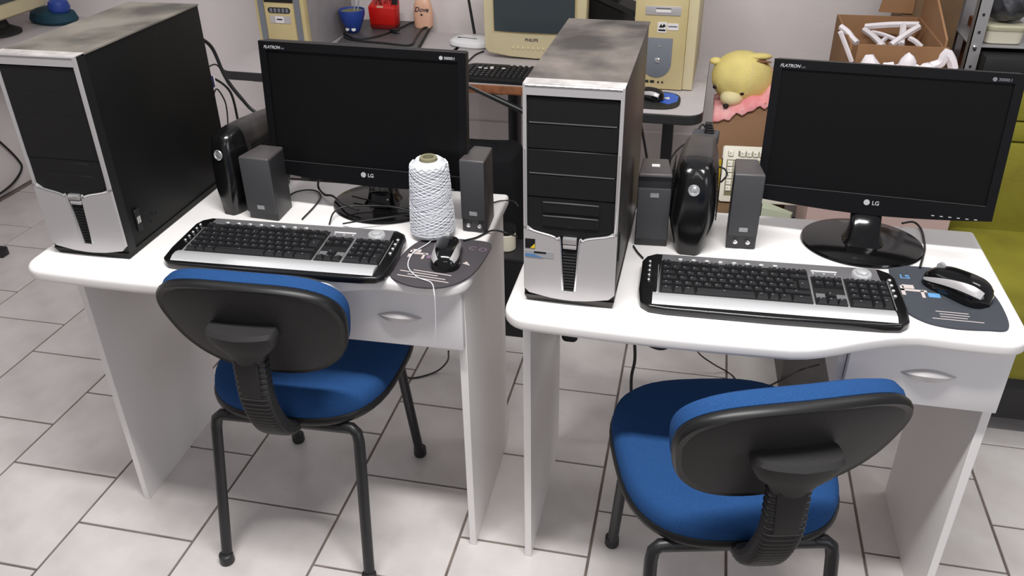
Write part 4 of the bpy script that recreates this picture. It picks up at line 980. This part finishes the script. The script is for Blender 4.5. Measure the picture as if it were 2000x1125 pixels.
for a, b, z1, z2, ww, lb in (((1690, 52), (1795, 48), .90, .925, .010, 'long white plastic strip along the back of the open carton'), ((1688, 58), (1725, 90), .90, .88, .009, 'white plastic strip sloping from the left end of the longest strip'),
        ((1700, 62), (1752, 78), .885, .885, .007, 'thin white plastic strip under the long back strip in the open carton'), ((1795, 52), (1740, 88), .93, .885, .010, 'thick white plastic strip running from the right end of the longest strip to the front'),
        ((1765, 50), (1760, 88), .92, .885, .010, 'upright white plastic strip crossing the middle of the open carton'), ((1775, 74), (1800, 92), .90, .88, .008, 'short white plastic strip at the right front of the open carton'),
        ((1730, 75), (1715, 90), .885, .88, .007, 'shortest white plastic strip at the left front of the open carton')):
    strip('plastic_strip', lb, [at(*a, z=z1), (at(*a, z=z1)+at(*b, z=z2))/2+Vector((0, 0, .003)), at(*b, z=z2)], ww)
strip('plastic_strip', 'straight white plastic strip leaning outside the left of the open carton', [at(1641, 62, y=2.58), at(1652, 90, y=2.585), at(1663, 120, y=2.59)], .007, None)
strip('plastic_strip', 'crumpled white strip over the left rim of the open carton', [at(1642, 52, y=2.74), at(1655, 62, y=2.72), at(1664, 74, y=2.70), at(1674, 84, y=2.68)], .009, None)
def scrap(x, y, s, hgt, label, group='white scraps heaped in the large carton'):
    p = at(x, y, y=2.46); hgt *= 1.35; bm = blob(0, 0, 0, s, s*.8, hgt, n=2)
    for v in bm.verts: v.co += Vector((random.uniform(-1, 1), random.uniform(-1, 1), random.uniform(-1, 1)))*s*.14
    return tag(obj('plastic_scrap', bm, m_foam, None, (p.x, p.y, .866+hgt*.9), smooth=True), label, 'plastic scrap', group)
scrap(1700, 118, .026, .026, 'angular white plastic scrap leftmost in the large carton heap')
scrap(1735, 120, .022, .020, 'flat white plastic scrap second from the left in the large carton heap')
scrap(1775, 113, .024, .030, 'tallest white plastic scrap in the middle of the large carton heap')
scrap(1757, 122, .018, .018, 'small white plastic scrap left of the tallest scrap')
scrap(1793, 122, .018, .018, 'small white plastic scrap right of the tallest scrap')
scrap(1812, 124, .024, .020, 'wide white plastic scrap near the right end of the large carton heap')
strip('plastic_scrap', 'curved white plastic scrap at the right end of the large carton', [at(1818, 130, y=2.5), at(1838, 122, y=2.5), at(1848, 104, y=2.5), at(1858, 118, y=2.5), at(1862, 134, y=2.5)], .014, 'white scraps heaped in the large carton', 'plastic scrap')
tall = thing('cardboard_box', 'tall dark brown carton standing by the back wall', 'box', (.615, 2.99, 0), R(-4))
obj('carton_body', box(0, .17, 0, .26, 0, 1.24), m_kraft3, tall)
obj('carton_flap', hexa([(-.07, -.002, .93), (.03, -.006, .93), (.03, .006, .93), (-.07, .01, .93), (-.03, -.002, 1.2), (.03, -.006, 1.2), (.03, .006, 1.2), (-.03, .01, 1.2)]), m_kraft2, tall)
wp_ = thing('white_panel', 'white board leaning behind the metal rack', 'board', (.83, 3.28, 0), R(-2))
obj('panel_sheet', box(0, .5, 0, .02, 0, 1.3), m_foam, wp_)
ocb = thing('storage_box', 'orange and yellow printed box on the rack shelf behind the post', 'box', (.87, 3.02, .741))
obj('box_body', box(-.02, .10, 0, .1, 0, .16), mat('orange_print', (150, 84, 38), .6), ocb); obj('box_stripe', box(-.021, .101, -.001, .01, .02, .07), m_yel, ocb)
# metal rack
rk = thing('metal_rack', 'grey slotted metal rack at the right', 'rack', (.80, 2.85, 0))
def lpost(x, y, sx, sy, nm='post'):
    b = bmesh.new(); box(x, x+sx*.035, y, y+sy*.003, 0, 1.5, b); box(x, x+sx*.003, y, y+sy*.035, 0, 1.5, b)
    p = obj(nm, b, m_rack, rk)
    for k in range(14): obj('slot', box(x+sx*.0145, x+sx*.0215, y-sy*.0012, y+sy*.0003, .70+.052*k, .708+.052*k), m_dark, p)
    return p
lpost(-.004, -.004, 1, 1); lpost(.78, -.004, -1, 1); lpost(-.004, .28, 1, -1); lpost(.78, .28, -1, -1)
for z in (.74, .872, 1.3): obj('shelf', box(.0, .776, .0, .276, z-.012 if z != .872 else z-.006, z), m_rack, rk, bevel=.001, seg=1)
obj('bolt', lathe([(.006, 0), (.006, .003), (.003, .005), (.0003, .005)], 12), m_knob, rk, (.012, -.005, .872-.004), (PI/2, 0, 0))
dbx = thing('storage_box', 'black box on the rack shelf below the cream tub', 'box', (.838, 2.80, .741))
obj('box_body', box(0, .30, 0, .2, 0, .110), m_dark, dbx, bevel=.003)
tu = thing('plastic_tub', 'cream plastic tub with greenish lid on the rack shelf', 'tub', (.895, 2.925, .8725))
obj('tub_body', pad(rrect(-.055, .055, -.06, .06, .022), [(.86, 0), (.95, .004), (1.0, .040)]), m_tub, tu, smooth=True)
obj('tub_lid', pad(rrect(-.056, .056, -.061, .061, .022), [(1.0, .040), (1.03, .043), (1.03, .053), (.98, .056)]), m_tubl, tu, smooth=True)
pbg = thing('plastic_bag', 'cloudy plastic bag heaped on the cream tub', 'bag', (.90, 2.93, .9287))
bgm = blob(0, 0, .062, .07, .07, .062, n=4)
for v in bgm.verts: v.co += v.co.normalized()*.008*math.sin(v.co.x*130+v.co.z*90)*math.cos(v.co.y*110)
obj('bag_body', bgm, m_glassy, pbg, smooth=True)
tc_ = thing('cloth_bundle', 'dark teal cloth at the top right on the plastic bag', 'cloth', (.93, 2.93, 1.045))
obj('cloth_fold', blob(0, 0, .02, .07, .06, .03), m_teal, tc_, smooth=True)

# sofa
sf = thing('sofa', 'lime green upholstered sofa right of the right desk', 'sofa', (.765, 2.04, 0))
obj('seat_cushion', box(0, 1.5, .0, .50, .20, .42), m_sofa, sf, bevel=.03, seg=4)
obj('backrest_panel', box(0, 1.5, .47, .60, .40, .69), m_sofa, sf, bevel=.008)
obj('backrest_panel', box(0, 1.5, .47, .60, .694, .75), m_sofa, sf, bevel=.006)
obj('backrest_panel', box(.0, 1.5, .47, .60, .754, .85), m_sofa, sf, bevel=.006)
obj('base_frame', box(.01, 1.49, .03, .58, .06, .20), m_dark, sf, bevel=.006)
for x in (.05, 1.45):
    for y in (.08, .5): obj('leg', box(x-.02, x+.02, y-.02, y+.02, 0, .06), m_bay, sf)

print('TILES', ntile, 'OBJECTS', len(bpy.data.objects))
